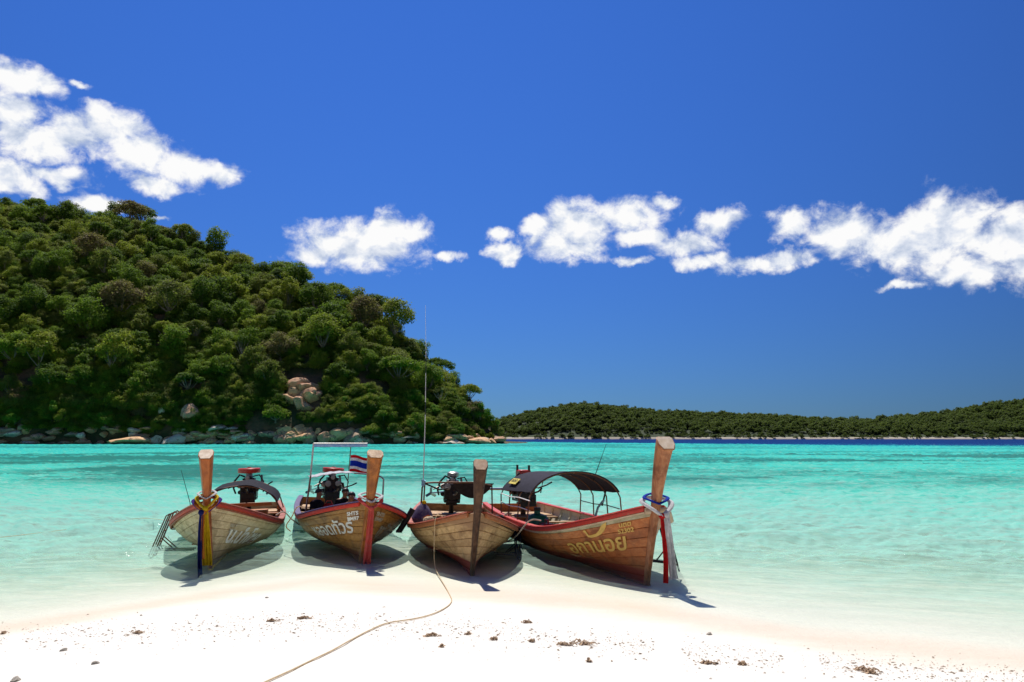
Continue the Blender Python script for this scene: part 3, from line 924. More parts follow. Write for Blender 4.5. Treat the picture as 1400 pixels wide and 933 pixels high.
M['stem4'] = wood('stem_red_teak', (.348, .114, .043), (.509, .228, .107), (.201, .056, .021), .2, rough=.4, stretch=(9, 9, .9))
M['pale_wood'] = wood('fresh_cut_wood', (.66, .50, .34), (.78, .64, .48), (.52, .36, .22), .3, stretch=(4, 4, 4))
M['deck'] = wood('deck_boards', (.42, .25, .12), (.56, .37, .20), (.26, .14, .07), .8)
M['rail1'] = paint('rail_dull_red', (.56, .060, .026), wear=(.45, .20, .10))
M['rail2'] = paint('rail_bright_red', (.74, .055, .035), wear=(.70, .28, .16), wamt=.4)
M['rail3'] = paint('rail_orange_brown', (.48, .17, .06), wear=(.56, .36, .22))
M['rail4'] = paint('rail_crimson', (.56, .045, .030), wear=(.42, .16, .10))
M['cap1'] = paint('cap_red_brown', (.36, .10, .05), wear=(.48, .25, .12))
M['cap2'] = paint('cap_purple_grey', (.085, .055, .14), wear=(.22, .20, .26))
M['cap3'] = paint('cap_worn_red', (.42, .10, .05), wear=(.58, .44, .32))
M['cap4'] = paint('cap_deep_red', (.52, .045, .03), wear=(.5, .2, .12))
M['inside_orange'] = paint('inside_orange', (.46, .17, .055), wear=(.22, .10, .05))
M['inside_dark'] = paint('inside_dark', (.10, .055, .035), wear=(.25, .14, .08))
M['cream'] = paint('cream_paint', (.70, .62, .48), wear=(.45, .30, .18))
M['white'] = paint('white_paint', (.78, .77, .74), .5, wear=(.55, .52, .47), wamt=.3)
M['white_letter'] = paint('white_lettering', (.88, .87, .84), .6, wear=(.60, .52, .42), wamt=.35)
M['faded_letter'] = paint('faded_lettering', (.55, .49, .38), .7, wear=(.38, .31, .2), wamt=.8)
M['gold_letter'] = paint('gold_lettering', (.74, .47, .12), .55, wear=(.62, .36, .10), wamt=.5)
M['orange_paint'] = paint('orange_paint', (.72, .26, .04), .5)
M['black'] = paint('black_paint', (.018, .018, .020), .45)
M['iron'] = paint('greasy_iron', (.035, .030, .028), .42, .6, wear=(.16, .075, .035), wamt=.7)
M['alu'] = paint('cast_aluminium', (.34, .33, .31), .38, .8, wear=(.10, .08, .06))
M['engine_red'] = paint('engine_red', (.55, .035, .025), .35, wear=(.30, .05, .03))
M['rubber'] = paint('black_rubber', (.016, .016, .017), .7)
M['steel'] = paint('galvanised_steel', (.42, .43, .43), .35, .85, wear=(.24, .15, .08))
M['rust_steel'] = paint('rusty_steel', (.20, .10, .06), .65, .4, wear=(.38, .36, .34), wamt=.7)
M['blue_steel'] = paint('blue_black_steel', (.025, .035, .085), .45, .5)
M['canvas_black'] = cloth('black_canvas', (.035, .034, .042), (.055, .052, .065))
M['canvas_grey'] = cloth('charcoal_canvas', (.075, .070, .095), (.055, .052, .065))
M['canvas_white'] = cloth('white_canvas', (.74, .75, .78))
M['canvas_blue'] = cloth('pale_blue_tarpaulin', (.36, .56, .78), (.60, .70, .82))
M['yellow_cloth'] = cloth('yellow_cloth', (.72, .52, .02), (.60, .40, .015))
M['blue_cloth'] = cloth('navy_cloth', (.018, .026, .16))
M['violet_cloth'] = cloth('violet_cloth', (.085, .03, .30))
M['orange_cloth'] = cloth('orange_cloth', (.74, .25, .04))
M['pink_cloth'] = cloth('coral_pink_cloth', (.78, .13, .11), (.70, .17, .15))
M['red_cloth'] = cloth('red_cloth', (.66, .022, .025))
M['white_cloth'] = cloth('white_cloth', (.78, .77, .78))
M['flag_blue'] = cloth('flag_blue', (.02, .06, .50))
M['green'] = paint('green_plastic', (.012, .13, .085), .4)
M['rope'] = cloth('straw_rope', (.80, .68, .48), (.72, .58, .38))
M['rope_white'] = cloth('white_rope', (.72, .66, .58), (.56, .50, .42))
M['yellow_plate'] = paint('yellow_plate', (.72, .58, .10), .5)
M['net'] = cloth('purple_net', (.13, .09, .19), (.26, .22, .27))
M['bluepole'] = paint('pale_blue_pole', (.35, .62, .78), .4)
M['skin'] = paint('tanned_skin', (.30, .155, .085), .5)
M['hair'] = paint('black_hair', (.012, .010, .010), .5)
M['dark_shirt'] = cloth('dark_shirt', (.022, .022, .035))
M['shorts'] = cloth('dark_violet_shorts', (.05, .03, .10))

# ------------------------------------------------------------------ the long-tail boats
BOATS = {
 1: dict(foot=(-5.60, 15.19, -.10), L=8.87, B=1.077, zb=1.223, zm=.552, rake=.658, sm=.429, e1=2.275, e2=1.668, head=13.3, roll=1.6, zt=2.126, dx=.242),
 2: dict(foot=(-2.90, 15.71, -.10), L=8.99, B=1.094, zb=1.178, zm=.668, rake=.601, sm=.331, e1=2.411, e2=1.483, head=17.3, roll=-3.6, zt=2.121, dx=.198),
 3: dict(foot=(-.69, 14.10, -.10), L=8.85, B=1.088, zb=1.129, zm=.601, rake=.518, sm=.437, e1=2.129, e2=1.947, head=7.1, roll=-2.4, zt=1.976, dx=.251),
 4: dict(foot=(2.21, 13.42, -.10), L=8.93, B=1.046, zb=1.291, zm=.677, rake=.416, sm=.389, e1=2.349, e2=1.787, head=14.4, roll=-.6, zt=2.338, dx=.432),
}
def hull_pt(b, s, t, side=1, inset=0.0):
    """a point of the hull: s 0..1 bow to stern, t 0..1 keel to sheer"""
    s = np.asarray(s, float); t = np.asarray(t, float)
    u = np.clip(s / b['sm'], 0, 1); v = np.clip((s - b['sm']) / (1 - b['sm']), 0, 1)
    f = (1 - (1 - u) ** b['e1']) ** .85 * (1 - .3 * v ** 2)
    zs = b['zm'] + (b['zb'] - b['zm']) * (1 - u) ** b['e2'] + .12 * v ** 2
    w_ = sstep(0, .5, s)
    t_ = np.clip(t, 1e-6, None)
    yb, zb_ = t_ ** .95, t_
    ym_, zm_ = np.sin(np.pi * np.clip(t_, 0, 1) / 2) ** .8 + np.clip(t_ - 1, 0, 1) * .5, 1 - np.abs(np.cos(np.pi * np.clip(t_, 0, 1) / 2)) ** 1.1 + np.clip(t_ - 1, 0, 1)
    y = (yb * (1 - w_) + ym_ * w_) * b['B'] * f + .035
    z = (zb_ * (1 - w_) + zm_ * w_) * zs
    x = b['rake'] * t_ ** 1.15 * (1 - s) - b['L'] * s
    return np.stack([x, side * (y - inset), z], -1)

def hull_normal(b, s, t, side):
    e = 1e-3
    a = hull_pt(b, s + e, t, side) - hull_pt(b, s - e if np.all(s > e) else s, t, side)
    c = hull_pt(b, s, t + e, side) - hull_pt(b, s, np.maximum(t - e, 1e-5), side)
    n = np.cross(a, c) * (1 if side > 0 else -1)
    n = n / (np.linalg.norm(n, axis=-1, keepdims=True) + 1e-12)
    sg = np.sign((n[..., 1:2]) * side); sg[sg == 0] = 1
    return n * sg

def plank(b, s0, s1, t0, t1, side, off, thick=.028):
    ns = max(6, int((s1 - s0) * 34)); S = np.linspace(s0, s1, ns)
    g = .05
    T = np.array([t0 + (t1 - t0) * q for q in (.012, g, .5, 1 - g, .988)])
    lift = np.array([-.007, 0, .003, 0, -.007]) + off
    P = []
    for t, l in zip(T, lift):
        ss = np.maximum(S, .002)
        p = hull_pt(b, ss, np.full(ns, t), side); n = hull_normal(b, ss, np.full(ns, t), side)
        P.append(p + n * l)
    Q = []
    for t, l in zip(T[::4][::-1], (0, 0)):
        ss = np.maximum(S, .002)
        p = hull_pt(b, ss, np.full(ns, t), side); n = hull_normal(b, ss, np.full(ns, t), side)
        Q.append(p - n * (thick - off))
    rows = P + Q
    k = len(rows)
    vs = np.concatenate(rows)
    fs = []
    for r in range(k):
        r2 = (r + 1) % k
        for i in range(ns - 1):
            fs.append((r * ns + i, r * ns + i + 1, r2 * ns + i + 1, r2 * ns + i))
    fs.append(tuple(r * ns for r in range(k))); fs.append(tuple(r * ns + ns - 1 for r in range(k))[::-1])
    return MB().add(vs, fs)

def sweep(path, prof):
    """profile [(lateral, up)] swept along a path; path gives (point, lateral unit, up unit)"""
    mb = MB(); k = len(prof); vs = []
    for (p, a, u) in path:
        for (x, z) in prof: vs.append(np.asarray(p) + np.asarray(a) * x + np.asarray(u) * z)
    fs = [(i * k + j, i * k + (j + 1) % k, (i + 1) * k + (j + 1) % k, (i + 1) * k + j) for i in range(len(path) - 1) for j in range(k)]
    fs += [tuple(range(k))[::-1], tuple((len(path) - 1) * k + j for j in range(k))]
    return mb.add(vs, fs)

def letter_mesh(text, size, shear=0., bold=.0):
    cu = bpy.data.curves.new('lettering', 'FONT')
    cu.body = text; cu.size = size; cu.shear = shear; cu.offset = bold; cu.align_x = 'CENTER'; cu.align_y = 'CENTER'
    cu.resolution_u = 4; cu.extrude = .0015
    o = bpy.data.objects.new('lettering', cu); col.objects.link(o)
    dg = bpy.context.evaluated_depsgraph_get(); dg.update()
    me = bpy.data.meshes.new_from_object(o.evaluated_get(dg))
    bpy.data.objects.remove(o)
    return me

def lettering(k, root, text, size, s0, t0, side, m, shear=0., bold=.004, stretch=1.0, tilt=0., skew=0.):
    """letters painted on the planks: flat text wrapped on the hull round (s0, t0)"""
    b = BOATS[k]
    me = letter_mesh(text, size, shear, bold)
    co = np.empty(len(me.vertices) * 3, np.float32); me.vertices.foreach_get('co', co); co = co.reshape(-1, 3)
    u, v, wz = co[:, 0] * stretch, co[:, 1] + co[:, 0] * tilt, co[:, 2]
    v = v + u * skew
    hz = float(hull_pt(b, s0, 1.0)[2])
    s = s0 + (u if side > 0 else -u) / b['L']
    t = t0 + v / hz
    p = hull_pt(b, s, t, side); n = hull_normal(b, s, t, side)
    p = p + n * (.013 + wz[:, None])
    me.vertices.foreach_set('co', p.astype(np.float32).ravel()); me.update()
    me.materials.clear(); me.materials.append(m)
    return link('lettering', me, None, root)

def long_engine(root, x, z, m_top, tail_dir, style=0):
    """car engine pivoted on a post, with its long propeller shaft over the stern"""
    e = MB().box((x, 0, z + .30), (.64, .44, .40)).box((x + .02, 0, z + .10), (.5, .32, .12)).box((x, .20, z + .33), (.46, .12, .18)).build('engine', M['iron'], root, True, .02)
    if style != 1:
        MB().box((x + .50, 0, z + .04), (.07, .40, .30)).box((x + .50, 0, z + .21), (.09, .34, .05)).build('radiator', M['black'], e, True, .012)
        for sy in (-.12, 0, .12):
            MB().lathe((x + .54, sy, z + .04), [(.02, 0), (.05, .004), (.05, .014), (.02, .018)], 10, 'X').build('fan_blade', M['iron'], e)
    MB().box((x, 0, z + .54), (.56, .32, .14)).box((x, 0, z + .63), (.5, .18, .06)).build('cylinder_head', M['alu'] if style else M['iron'], e, True, .015)
    if style == 0:
        MB().lathe((x + .05, 0, z + .74), [(.12, 0), (.30, .02), (.31, .05), (.31, .13), (.28, .155), (.06, .16), (.05, .18)], 22).build('air_cleaner', m_top, e)
        MB().lathe((x + .05, 0, z + .66), [(.10, 0), (.09, .09)], 12).build('carburettor', M['alu'], e)
    elif style == 1:
        MB().lathe((x + .1, 0, z + .68), [(.10, 0), (.16, .03), (.16, .12), (.10, .16)], 16).lathe((x - .14, .05, z + .66), [(.07, 0), (.09, .05), (.06, .17)], 12).build('air_cleaner', M['alu'], e)
    else:
        MB().box((x, 0, z + .72), (.46, .30, .16)).build('air_cleaner', m_top, e, True, .03)
        MB().box((x + .2, .10, z + .84), (.05, .05, .16)).build('filler_neck', M['iron'], e)
        MB().box((x - .15, -.12, z + .84), (.05, .05, .18)).build('filler_neck', M['iron'], e)
    for (py, pz, pr) in ((0, .20, .12), (.13, .46, .075), (-.14, .44, .085), (-.02, .62, .06)):
        MB().lathe((x + .33, py, z + pz), [(pr * .35, 0), (pr, .01), (pr, .02), (pr * .86, .035), (pr, .05), (pr, .06), (pr * .3, .065)], 16, 'X').build('pulley', M['alu'] if pr < .1 else M['iron'], e)
    MB().tube([(x + .365, .12, z + .20), (x + .365, .205, z + .46), (x + .365, .1, z + .54), (x + .365, -.04, z + .68), (x + .365, -.21, z + .48), (x + .365, -.12, z + .18), (x + .365, 0, z + .08), (x + .365, .12, z + .20)], .012, 6).build('drive_belt', M['rubber'], e)
    MB().lathe((x + .05, -.24, z + .42), [(.05, -.12), (.085, -.11), (.085, .11), (.05, .12)], 14, 'X').build('alternator', M['alu'], e)
    MB().lathe((x - .12, -.25, z + .22), [(.05, -.14), (.06, -.13), (.06, .13), (.03, .14)], 12, 'X').build('starter_motor', M['iron'], e)
    for i, dxx in enumerate((-.2, -.07, .07, .2)):
        MB().tube([(x + dxx, .20, z + .48), (x + dxx, .30, z + .46), (x + dxx * .6, .33, z + .36), (x - .15, .34, z + .30)], .024, 8).build('exhaust_runner', M['iron'], e)
    MB().tube([(x - .15, .34, z + .30), (x - .5, .34, z + .32), (x - .7, .30, z + .46), (x - .85, .28, z + .66)], [.035, .035, .035, .03], 8).build('exhaust_pipe', M['iron'], e)
    MB().tube([(x + .28, -.10, z + .66), (x + .40, -.22, z + .72), (x + .36, -.36, z + .55), (x + .18, -.40, z + .34), (x + .05, -.36, z + .2)], .026, 8).build('coolant_hose', M['rubber'], e)
    MB().tube([(x + .2, .12, z + .66), (x + .34, .30, z + .70), (x + .38, .42, z + .52), (x + .25, .40, z + .22)], .018, 7).build('coolant_hose', M['rubber'], e)
    MB().tube([(x + .30, .30, z + .34), (x + .36, .52, z + .42), (x + .4, .66, z + .50)], [.02, .018, .022], 8).build('lever', M['iron'], e)
    MB().tube([(x + .25, -.2, z + .52), (x + .45, -.52, z + .36)], .018, 8).build('lever', M['iron'], e)
    # tiller reaching into the boat
    MB().tube([(x + .3, .0, z + .30), (x + .7, .02, z + .22), (x + 1.25, .05, z + .30), (x + 1.5, .05, z + .38)], [.026, .024, .022, .026], 8).build('tiller', M['iron'], e)
    MB().box((x, 0, z + .035), (.70, .42, .05)).box((x - .28, .20, z + .16), (.05, .03, .25)).box((x - .28, -.20, z + .16), (.05, .03, .25)).box((x + .28, .20, z + .16), (.05, .03, .25)).box((x + .28, -.20, z + .16), (.05, .03, .25)).build('engine_cradle', M['iron'], e)
    MB().tube([(x, 0, z - .42), (x, 0, z - .05), (x, 0, z + .02)], [.075, .065, .11], 12).box((x, 0, z - .04), (.22, .30, .05)).build('pivot_post', M['iron'], e)
    # the shaft
    a = Vector((x - .35, 0, z + .22)); d = Vector((-math.cos(tail_dir), math.sin(tail_dir), 0))
    pts = [a, a + d * .6 + Vector((0, 0, .06)), a + d * 1.7 + Vector((0, 0, .02)), a + d * 3.6 + Vector((0, 0, -.16))]
    MB().tube(pts, [.055, .04, .033, .028], 10).build('propeller_shaft', M['steel'], e)
    pp = MB()
    for j in range(3):
        q = j * 2.094; rt = Matrix.Rotation(q, 3, 'X')
        pp.box(Vector(pts[-1]) + rt @ Vector((0, 0, .09)), (.015, .08, .16), rt @ Matrix.Rotation(.5, 3, 'Z'))
    pp.lathe(pts[-1], [(.02, -.05), (.04, 0), (.02, .05)], 10, 'X').build('propeller', M['alu'], e)
    return e

def build_boat(k, label, hullm, stemm, railm, capm, insidem, stem_wide=1.0, topm=None, ns=8, foot_block=False):
    b = BOATS[k]
    root = empty('longtail_boat', b['foot'], (R(b['roll']), R(-1.2), R(b['head'] - 90)))
    tag(root, label, 'boat', 'wooden long-tail boats pulled up at the beach')
    rb = random.Random(k * 17)
    # shell behind the planks, painted inside
    sh = MB(); S = np.linspace(.004, 1, 44); T = np.linspace(.001, 1, 13)
    for side in (1, -1):
        P = []
        for t in T:
            p = hull_pt(b, S, np.full(44, t), side); n = hull_normal(b, S, np.full(44, t), side)
            P.append([tuple(q) for q in (p - n * .030)])
        Pi = []
        for t in T:
            p = hull_pt(b, S, np.full(44, t), side); n = hull_normal(b, S, np.full(44, t), side)
            Pi.append([tuple(q) for q in (p - n * .050)])
        sh.grid(P); sh.grid(Pi)
    hull = sh.build('hull', insidem, root)
    cuts = np.linspace(0, 1, ns + 1) ** 1.04
    for side in (1, -1):
        for i in range(ns):
            sp = rb.uniform(.32, .62)
            for (a, c) in ((.0, sp - .001), (sp + .001, 1.0)):
                o = plank(b, a, c, cuts[i], cuts[i + 1], side, rb.uniform(-.003, .004)).build('plank', topm if (topm and i == ns - 1) else hullm, hull)
    # transom
    P = hull_pt(b, np.full(12, .998), np.linspace(.01, 1, 12), 1)
    tr = MB(); loop = [tuple(q) for q in P] + [(q[0], -q[1], q[2]) for q in P[::-1]]
    n = len(loop); tr.add(loop + [(q[0] - .04, q[1], q[2]) for q in loop], [tuple(range(n)), tuple(range(n, 2 * n))[::-1]] + [(i, (i + 1) % n, n + (i + 1) % n, n + i) for i in range(n)])
    tr.build('transom', hullm, root)
    # gunwales: painted rail along the side, cap on top
    for side in (1, -1):
        S = np.linspace(.012, 1.0, 60)
        P = hull_pt(b, S, np.full(60, 1.0), side)
        tang = np.gradient(P, axis=0); tang /= np.linalg.norm(tang, axis=1)[:, None]
        lat = np.cross(tang, [0, 0, 1.]); lat /= np.linalg.norm(lat, axis=1)[:, None]
        lat *= np.sign(lat[:, 1:2] * side)
        up = np.tile([0, 0, 1.], (60, 1))
        path = list(zip(P, lat, up))
        sweep(path, [(.006, -.060), (.040, -.054), (.046, -.02), (.040, .008), (.006, .012)]).build('gunwale', railm, root)
        sweep(path, [(-.085, .014), (.048, .014), (.052, .028), (.042, .042), (-.080, .042), (-.088, .028)]).build('cap_rail', capm, root)
        sweep(path, [(-.060, -.07), (-.036, -.07), (-.036, .012), (-.060, .012)]).build('inner_rail', M['cream'] if k == 4 else insidem, root)
        if k in (1, 4):   # light line painted under the rail, as a batten
            sweep(path, [(.010, -.090), (.030, -.087), (.030, -.068), (.010, -.064)]).build('rub_batten', M['pale_wood'] if k == 4 else capm, root)
    # stem: hull part, then the tall post
    zb, zt, rk, dx = b['zb'], b['zt'], b['rake'], b['dx']
    st = []
    for q in np.linspace(0, 1, 9): st.append((rk * q ** 1.15, zb * q * .985))
    for q in np.linspace(.12, 1, 9): st.append((rk + dx * (.62 * q + .38 * q * q) * (1.0), zb * .985 + (zt - zb * .985) * q))
    mb = MB(); vs = []; kk = 8
    for i, (x, z) in enumerate(st):
        x0, z0 = st[max(i - 1, 0)]; x1, z1 = st[min(i + 1, len(st) - 1)]
        t = Vector((x1 - x0, 0, z1 - z0)).normalized(); fw = Vector((t.z, 0, -t.x))
        h = max(0, (z - zb) / (zt - zb)); low = min(1, z / zb)
        wd = (.085 + .045 * low + .130 * h ** 1.1) * stem_wide; dp = .11 + .05 * low + .07 * h
        fr = .52 + .14 * h
        sec = [(-dp * .5, -wd * .40), (-dp * .5, wd * .40), (-dp * .28, wd * .5), (dp * .12, wd * .5), (dp * .5, wd * .5 * fr), (dp * .5, -wd * .5 * fr), (dp * .12, -wd * .5), (-dp * .28, -wd * .5)]
        for (f, yv) in sec:
            p = Vector((x, yv, z)) + fw * f
            if i == len(st) - 1: p.z -= (f + dp * .5) * .42
            vs.append(p)
    fs = [(i * kk + j, i * kk + (j + 1) % kk, (i + 1) * kk + (j + 1) % kk, (i + 1) * kk + j) for i in range(len(st) - 1) for j in range(kk)]
    fs += [tuple(range(kk))[::-1]]
    stem = mb.add(vs, fs + [tuple((len(st) - 1) * kk + j for j in range(kk))]).build('stem_post', stemm, root, True, .008)
    tp = vs[-kk:]
    c = sum(tp, Vector()) / kk
    cap = MB(); q = [c + (p - c) * .90 + Vector((.0, 0, .004)) for p in tp]; q2 = [p + Vector((0, 0, .006)) for p in q]
    cap.add(q + q2, [tuple(range(kk))[::-1], tuple(range(kk, 2 * kk))] + [(i, (i + 1) % kk, kk + (i + 1) % kk, kk + i) for i in range(kk)]).build('end_grain', M['pale_wood'] if k in (1, 4) else (M['deck'] if k == 2 else M['hull3']), stem)
    # keel
    S = np.linspace(0, .99, 20); kp = hull_pt(b, S, np.full(20, .0), 1)
    MB().tube([(0.03, 0, .0)] + [(q[0], 0, q[2] - .005) for q in kp], .055, 6, 1.0).build('keel', stemm if k != 1 else M['yellow_plate'], root)
    # foredeck
    fd = MB(); S = np.linspace(.02, .16, 8); A = hull_pt(b, S, np.full(8, .93), 1)
    fd.grid([[(q[0], q[1] - .05, q[2]), (q[0], 0, q[2] + .02), (q[0], -q[1] + .05, q[2])] for q in A]); fd.build('foredeck', M['deck'], root)
    # floor boards, thwarts, frames
    for i in range(6):
        yv = (i - 2.5) * .20
        for (a, c) in ((.20, .55), (.555, .93)):
            MB().box((-(a + c) / 2 * b['L'], yv, .26 + rb.uniform(-.004, .004)), ((c - a) * b['L'], .19, .022)).build('floor_board', M['deck'], root)
    for sx in (.26, .40, .55, .70, .84):
        p = hull_pt(b, sx, .80, 1)
        MB().box((p[0], 0, p[2]), (.20, 2 * p[1] - .1, .03)).build('thwart', M['deck'] if k != 1 else M['inside_orange'], root, True, .006)
    for sx in np.linspace(.18, .94, 13):
        for side in (1, -1):
            tt = np.linspace(.30, .97, 6)
            p = hull_pt(b, np.full(6, sx), tt, side); n = hull_normal(b, np.full(6, sx), tt, side)
            MB().tube([tuple(q) for q in (p - n * .065)], .022, 6).build('rib', M['cream'] if k == 4 else insidem, root)
    # aft deck under the engine
    p = hull_pt(b, .93, .82, 1)
    MB().box((-.915 * b['L'], 0, p[2] - .02), (.13 * b['L'], 2 * p[1] - .12, .04)).build('aft_deck', M['deck'], root)
    return root

def bpt(k, x, y, z):
    """boat coordinates -> world, for the things that hang on a boat"""
    b = BOATS[k]
    mtx = Matrix.Translation(b['foot']) @ Matrix.Rotation(R(b['head'] - 90), 4, 'Z') @ Matrix.Rotation(R(-1.2), 4, 'Y') @ Matrix.Rotation(R(b['roll']), 4, 'X')
    return mtx @ Vector((x, y, z))
def boat_frame(k, name, loc=(0, 0, 0)):
    """an Empty for a thing carried by a boat, turned as the boat is"""
    b = BOATS[k]
    return empty(name, bpt(k, *loc), (R(b['roll']), R(-1.2), R(b['head'] - 90)))

boat1 = build_boat(1, 'weathered grey-tan long-tail boat with yellow and navy sashes on its orange prow', M['hull1'], M['stem1'], M['rail1'], M['cap1'], M['inside_orange'], 1.0)
boat2 = build_boat(2, 'golden-brown long-tail boat with coral pink sash and striped flag', M['hull2'], M['stem2'], M['rail2'], M['cap2'], M['inside_dark'], 1.16)
boat3 = build_boat(3, 'tan long-tail boat with dark bare prow, tall antenna and red-brown bottom', M['hull3'], M['stem3'], M['rail3'], M['cap3'], M['inside_dark'], .95)
boat4 = build_boat(4, 'red-brown long-tail boat with charcoal arched canopy and white and red sash', M['hull4'], M['stem4'], M['rail4'], M['cap4'], M['cream'], 1.12, M['top4'])
# triangular pale breast piece where the red bottom of boat 3 begins
long_engine(boat1, -8.0, .80, M['engine_red'], .1)
long_engine(boat2, -8.0, .80, M['engine_red'], -.1)
long_engine(boat3, -8.0, .80, M['iron'], .25, 1)
long_engine(boat4, -7.75, .92, M['engine_red'], -.55, 2)

# ---- writing on the hulls
lettering(1, boat1, 'น.นำโชค', .36, .155, .52, 1, M['white_letter'], .35, .009, 1.45)
lettering(1, boat1, 'กบ 4\n2017', .10, .075, .66, 1, M['faded_letter'], .2, .003, 1.2)
lettering(1, boat1, 'ทัวร์', .24, .40, .60, 1, M['faded_letter'], .3, .004, 1.5)
lettering(2, boat2, 'หลอดทัวร์', .31, .130, .62, -1, M['white_letter'], 0, .006, 1.5)
lettering(2, boat2, 'SHTS\n59497', .10, .028, .80, -1, M['white_letter'], 0, .004, 1.1)
lettering(2, boat2, 'SHTS\n59497', .10, .028, .80, 1, M['faded_letter'], 0, .004, 1.1)
lettering(2, boat2, 'ขวัญทัวร์', .36, .150, .56, 1, M['faded_letter'], .2, .006, 1.5)
lettering(4, boat4, 'อกานอย', .33, .140, .58, -1, M['gold_letter'], 0, .006, 1.5)
lettering(4, boat4, 'นตต\n52302', .105, .048, .79, -1, M['gold_letter'], 0, .003, 1.2)
# the painted bird above the gold name
b4 = BOATS[4]
bird = [(-.30, .045), (-.27, .075), (-.235, .07), (-.22, .03), (-.20, -.03), (-.12, -.035), (0, -.02), (.10, .03), (.18, .10), (.30, .14), (.27, .07), (.20, .0), (.10, -.05), (-.02, -.075), (-.16, -.08), (-.24, -.06), (-.255, .01), (-.275, .035)]
vs = []
for (u, v) in bird:
    s = .120 - u / b4['L']; t = .80 + v / 1.1
    p = hull_pt(b4, s, t, -1) + hull_normal(b4, s, t, -1) * .013
    vs.append(p)
vs2 = [p + np.array([0, -.002, 0]) for p in vs]
nb = len(bird)
MB().add(vs + vs2, [tuple(range(nb)), tuple(range(nb, 2 * nb))[::-1]] + [(i, (i + 1) % nb, nb + (i + 1) % nb, nb + i) for i in range(nb)]).build('painted_bird', M['gold_letter'], boat4, False)

# ------------------------------------------------------------------ canopies and fittings
def sheet(rows, th=.012):
    """a cloth or board of real thickness from a grid of points"""
    mb = MB(); m_, n_ = len(rows), len(rows[0])
    top = [Vector(p) for r in rows for p in r]
    nrm = []
    for i in range(m_):
        for j in range(n_):
            a = Vector(rows[min(i + 1, m_ - 1)][j]) - Vector(rows[max(i - 1, 0)][j]); c = Vector(rows[i][min(j + 1, n_ - 1)]) - Vector(rows[i][max(j - 1, 0)])
            q = a.cross(c); nrm.append(q.normalized() if q.length > 1e-9 else Vector((0, 0, 1)))
    bot = [p - q * th for p, q in zip(top, nrm)]
    N = m_ * n_
    fs = []
    for i in range(m_ - 1):
        for j in range(n_ - 1):
            a, b_, c, d = i * n_ + j, i * n_ + j + 1, (i + 1) * n_ + j + 1, (i + 1) * n_ + j
            fs += [(a, b_, c, d), (N + d, N + c, N + b_, N + a)]
    for j in range(n_ - 1):
        fs += [(j + 1, j, N + j, N + j + 1), ((m_ - 1) * n_ + j, (m_ - 1) * n_ + j + 1, N + (m_ - 1) * n_ + j + 1, N + (m_ - 1) * n_ + j)]
    for i in range(m_ - 1):
        fs += [(i * n_, (i + 1) * n_, N + (i + 1) * n_, N + i * n_), ((i + 1) * n_ + n_ - 1, i * n_ + n_ - 1, N + i * n_ + n_ - 1, N + (i + 1) * n_ + n_ - 1)]
    return mb.add(top + bot, fs)

def arch(y0, z0, h, hw, n=17):
    """points of a bow from gunwale to gunwale"""
    return [(hw * math.sin(a) * (1 if abs(math.sin(a)) < 2 else 1), z0 + h * max(0, math.cos(a)) ** .82) for a in np.linspace(-math.pi / 2, math.pi / 2, n)]

# boat 1: small black awning on bent hoops
def gun(k, x):
    s = -x / BOATS[k]['L']; return hull_pt(BOATS[k], s, 1.0, 1)
can = None
A1 = [(-5.9, 1.42), (-5.25, 1.40)]
rows = []
for xi in (-6.7, -6.2, -5.7, -5.15):
    rows.append([(xi, .98 * math.sin(a), .62 + .78 * max(0, math.cos(a)) ** .75 + (.02 * math.sin(7 * a)) - .09 * (xi + 6.7) / 1.5) for a in np.linspace(-1.25, 1.25, 17)])
can = sheet(rows, .02).build('awning', M['canvas_black'], boat1)
for xi in (-6.6, -5.2):
    g = gun(1, xi)
    MB().tube([(xi, -g[1], g[2])] + [(xi, .965 * math.sin(a), .60 - .09 * (xi + 6.7) / 1.5 + .78 * max(0, math.cos(a)) ** .75) for a in np.linspace(-1.3, 1.3, 15)] + [(xi, g[1], g[2])], .018, 8).build('hoop', M['rust_steel'], boat1)
MB().tube([(-4.1, -.95, .62), (-4.15, -1.0, 1.0), (-4.4, -1.25, 1.75)], [.012, .009, .005], 6).build('fishing_rod', M['black'], boat1)
MB().box((-7.1, .0, .72), (.06, 1.35, .10)).build('cross_beam', M['inside_orange'], boat1, True, .01)
MB().box((-6.6, 0, .55), (.5, 1.2, .12)).build('engine_box', M['inside_orange'], boat1, True, .01)

# boat 2: tubular frame with a light awning rolled to it
for (yv, zt_) in ((-.80, 2.30), (.80, 2.30)):
    g = gun(2, -5.0)
    MB().tube([(-5.0, yv * 1.05, .55), (-5.0, yv, 1.4), (-5.0, yv, zt_)] if yv < 0 else [(-5.0, 1.06, .70), (-5.0, 1.04, 1.50)], .022, 8).build('awning_post', M['white'] if yv < 0 else M['steel'], boat2)
for dx_ in (-.12, .10):
    MB().tube([(-5.0 + dx_, -.84, .60), (-5.0 + dx_, -.80, 1.50)], .016, 7).build('awning_stay', M['rust_steel'], boat2)
MB().tube([(-5.0, -.80, 2.30), (-5.0, .55, 2.38)], .016, 8).build('top_bar', M['steel'], boat2)
rows = [[(-5.02 + .02 * math.sin(j * 1.3), -.80 + 1.36 * j / 12, (2.305 + .08 * j / 12) - i * .045) for j in range(13)] for i in range(3)]
sheet(rows, .012).build('rolled_tarpaulin', M['canvas_blue'], boat2)
rows = [[(-5.0 - i * .30, -.80 + 1.10 * j / 14, 1.43 + .17 * math.sin(math.pi * min(1, (j / 14) * 1.15) * .5) + .010 * math.sin(j * 2.1) + .008 * i) for j in range(15)] for i in range(4)]
sheet(rows, .018).build('awning', M['canvas_white'], boat2)
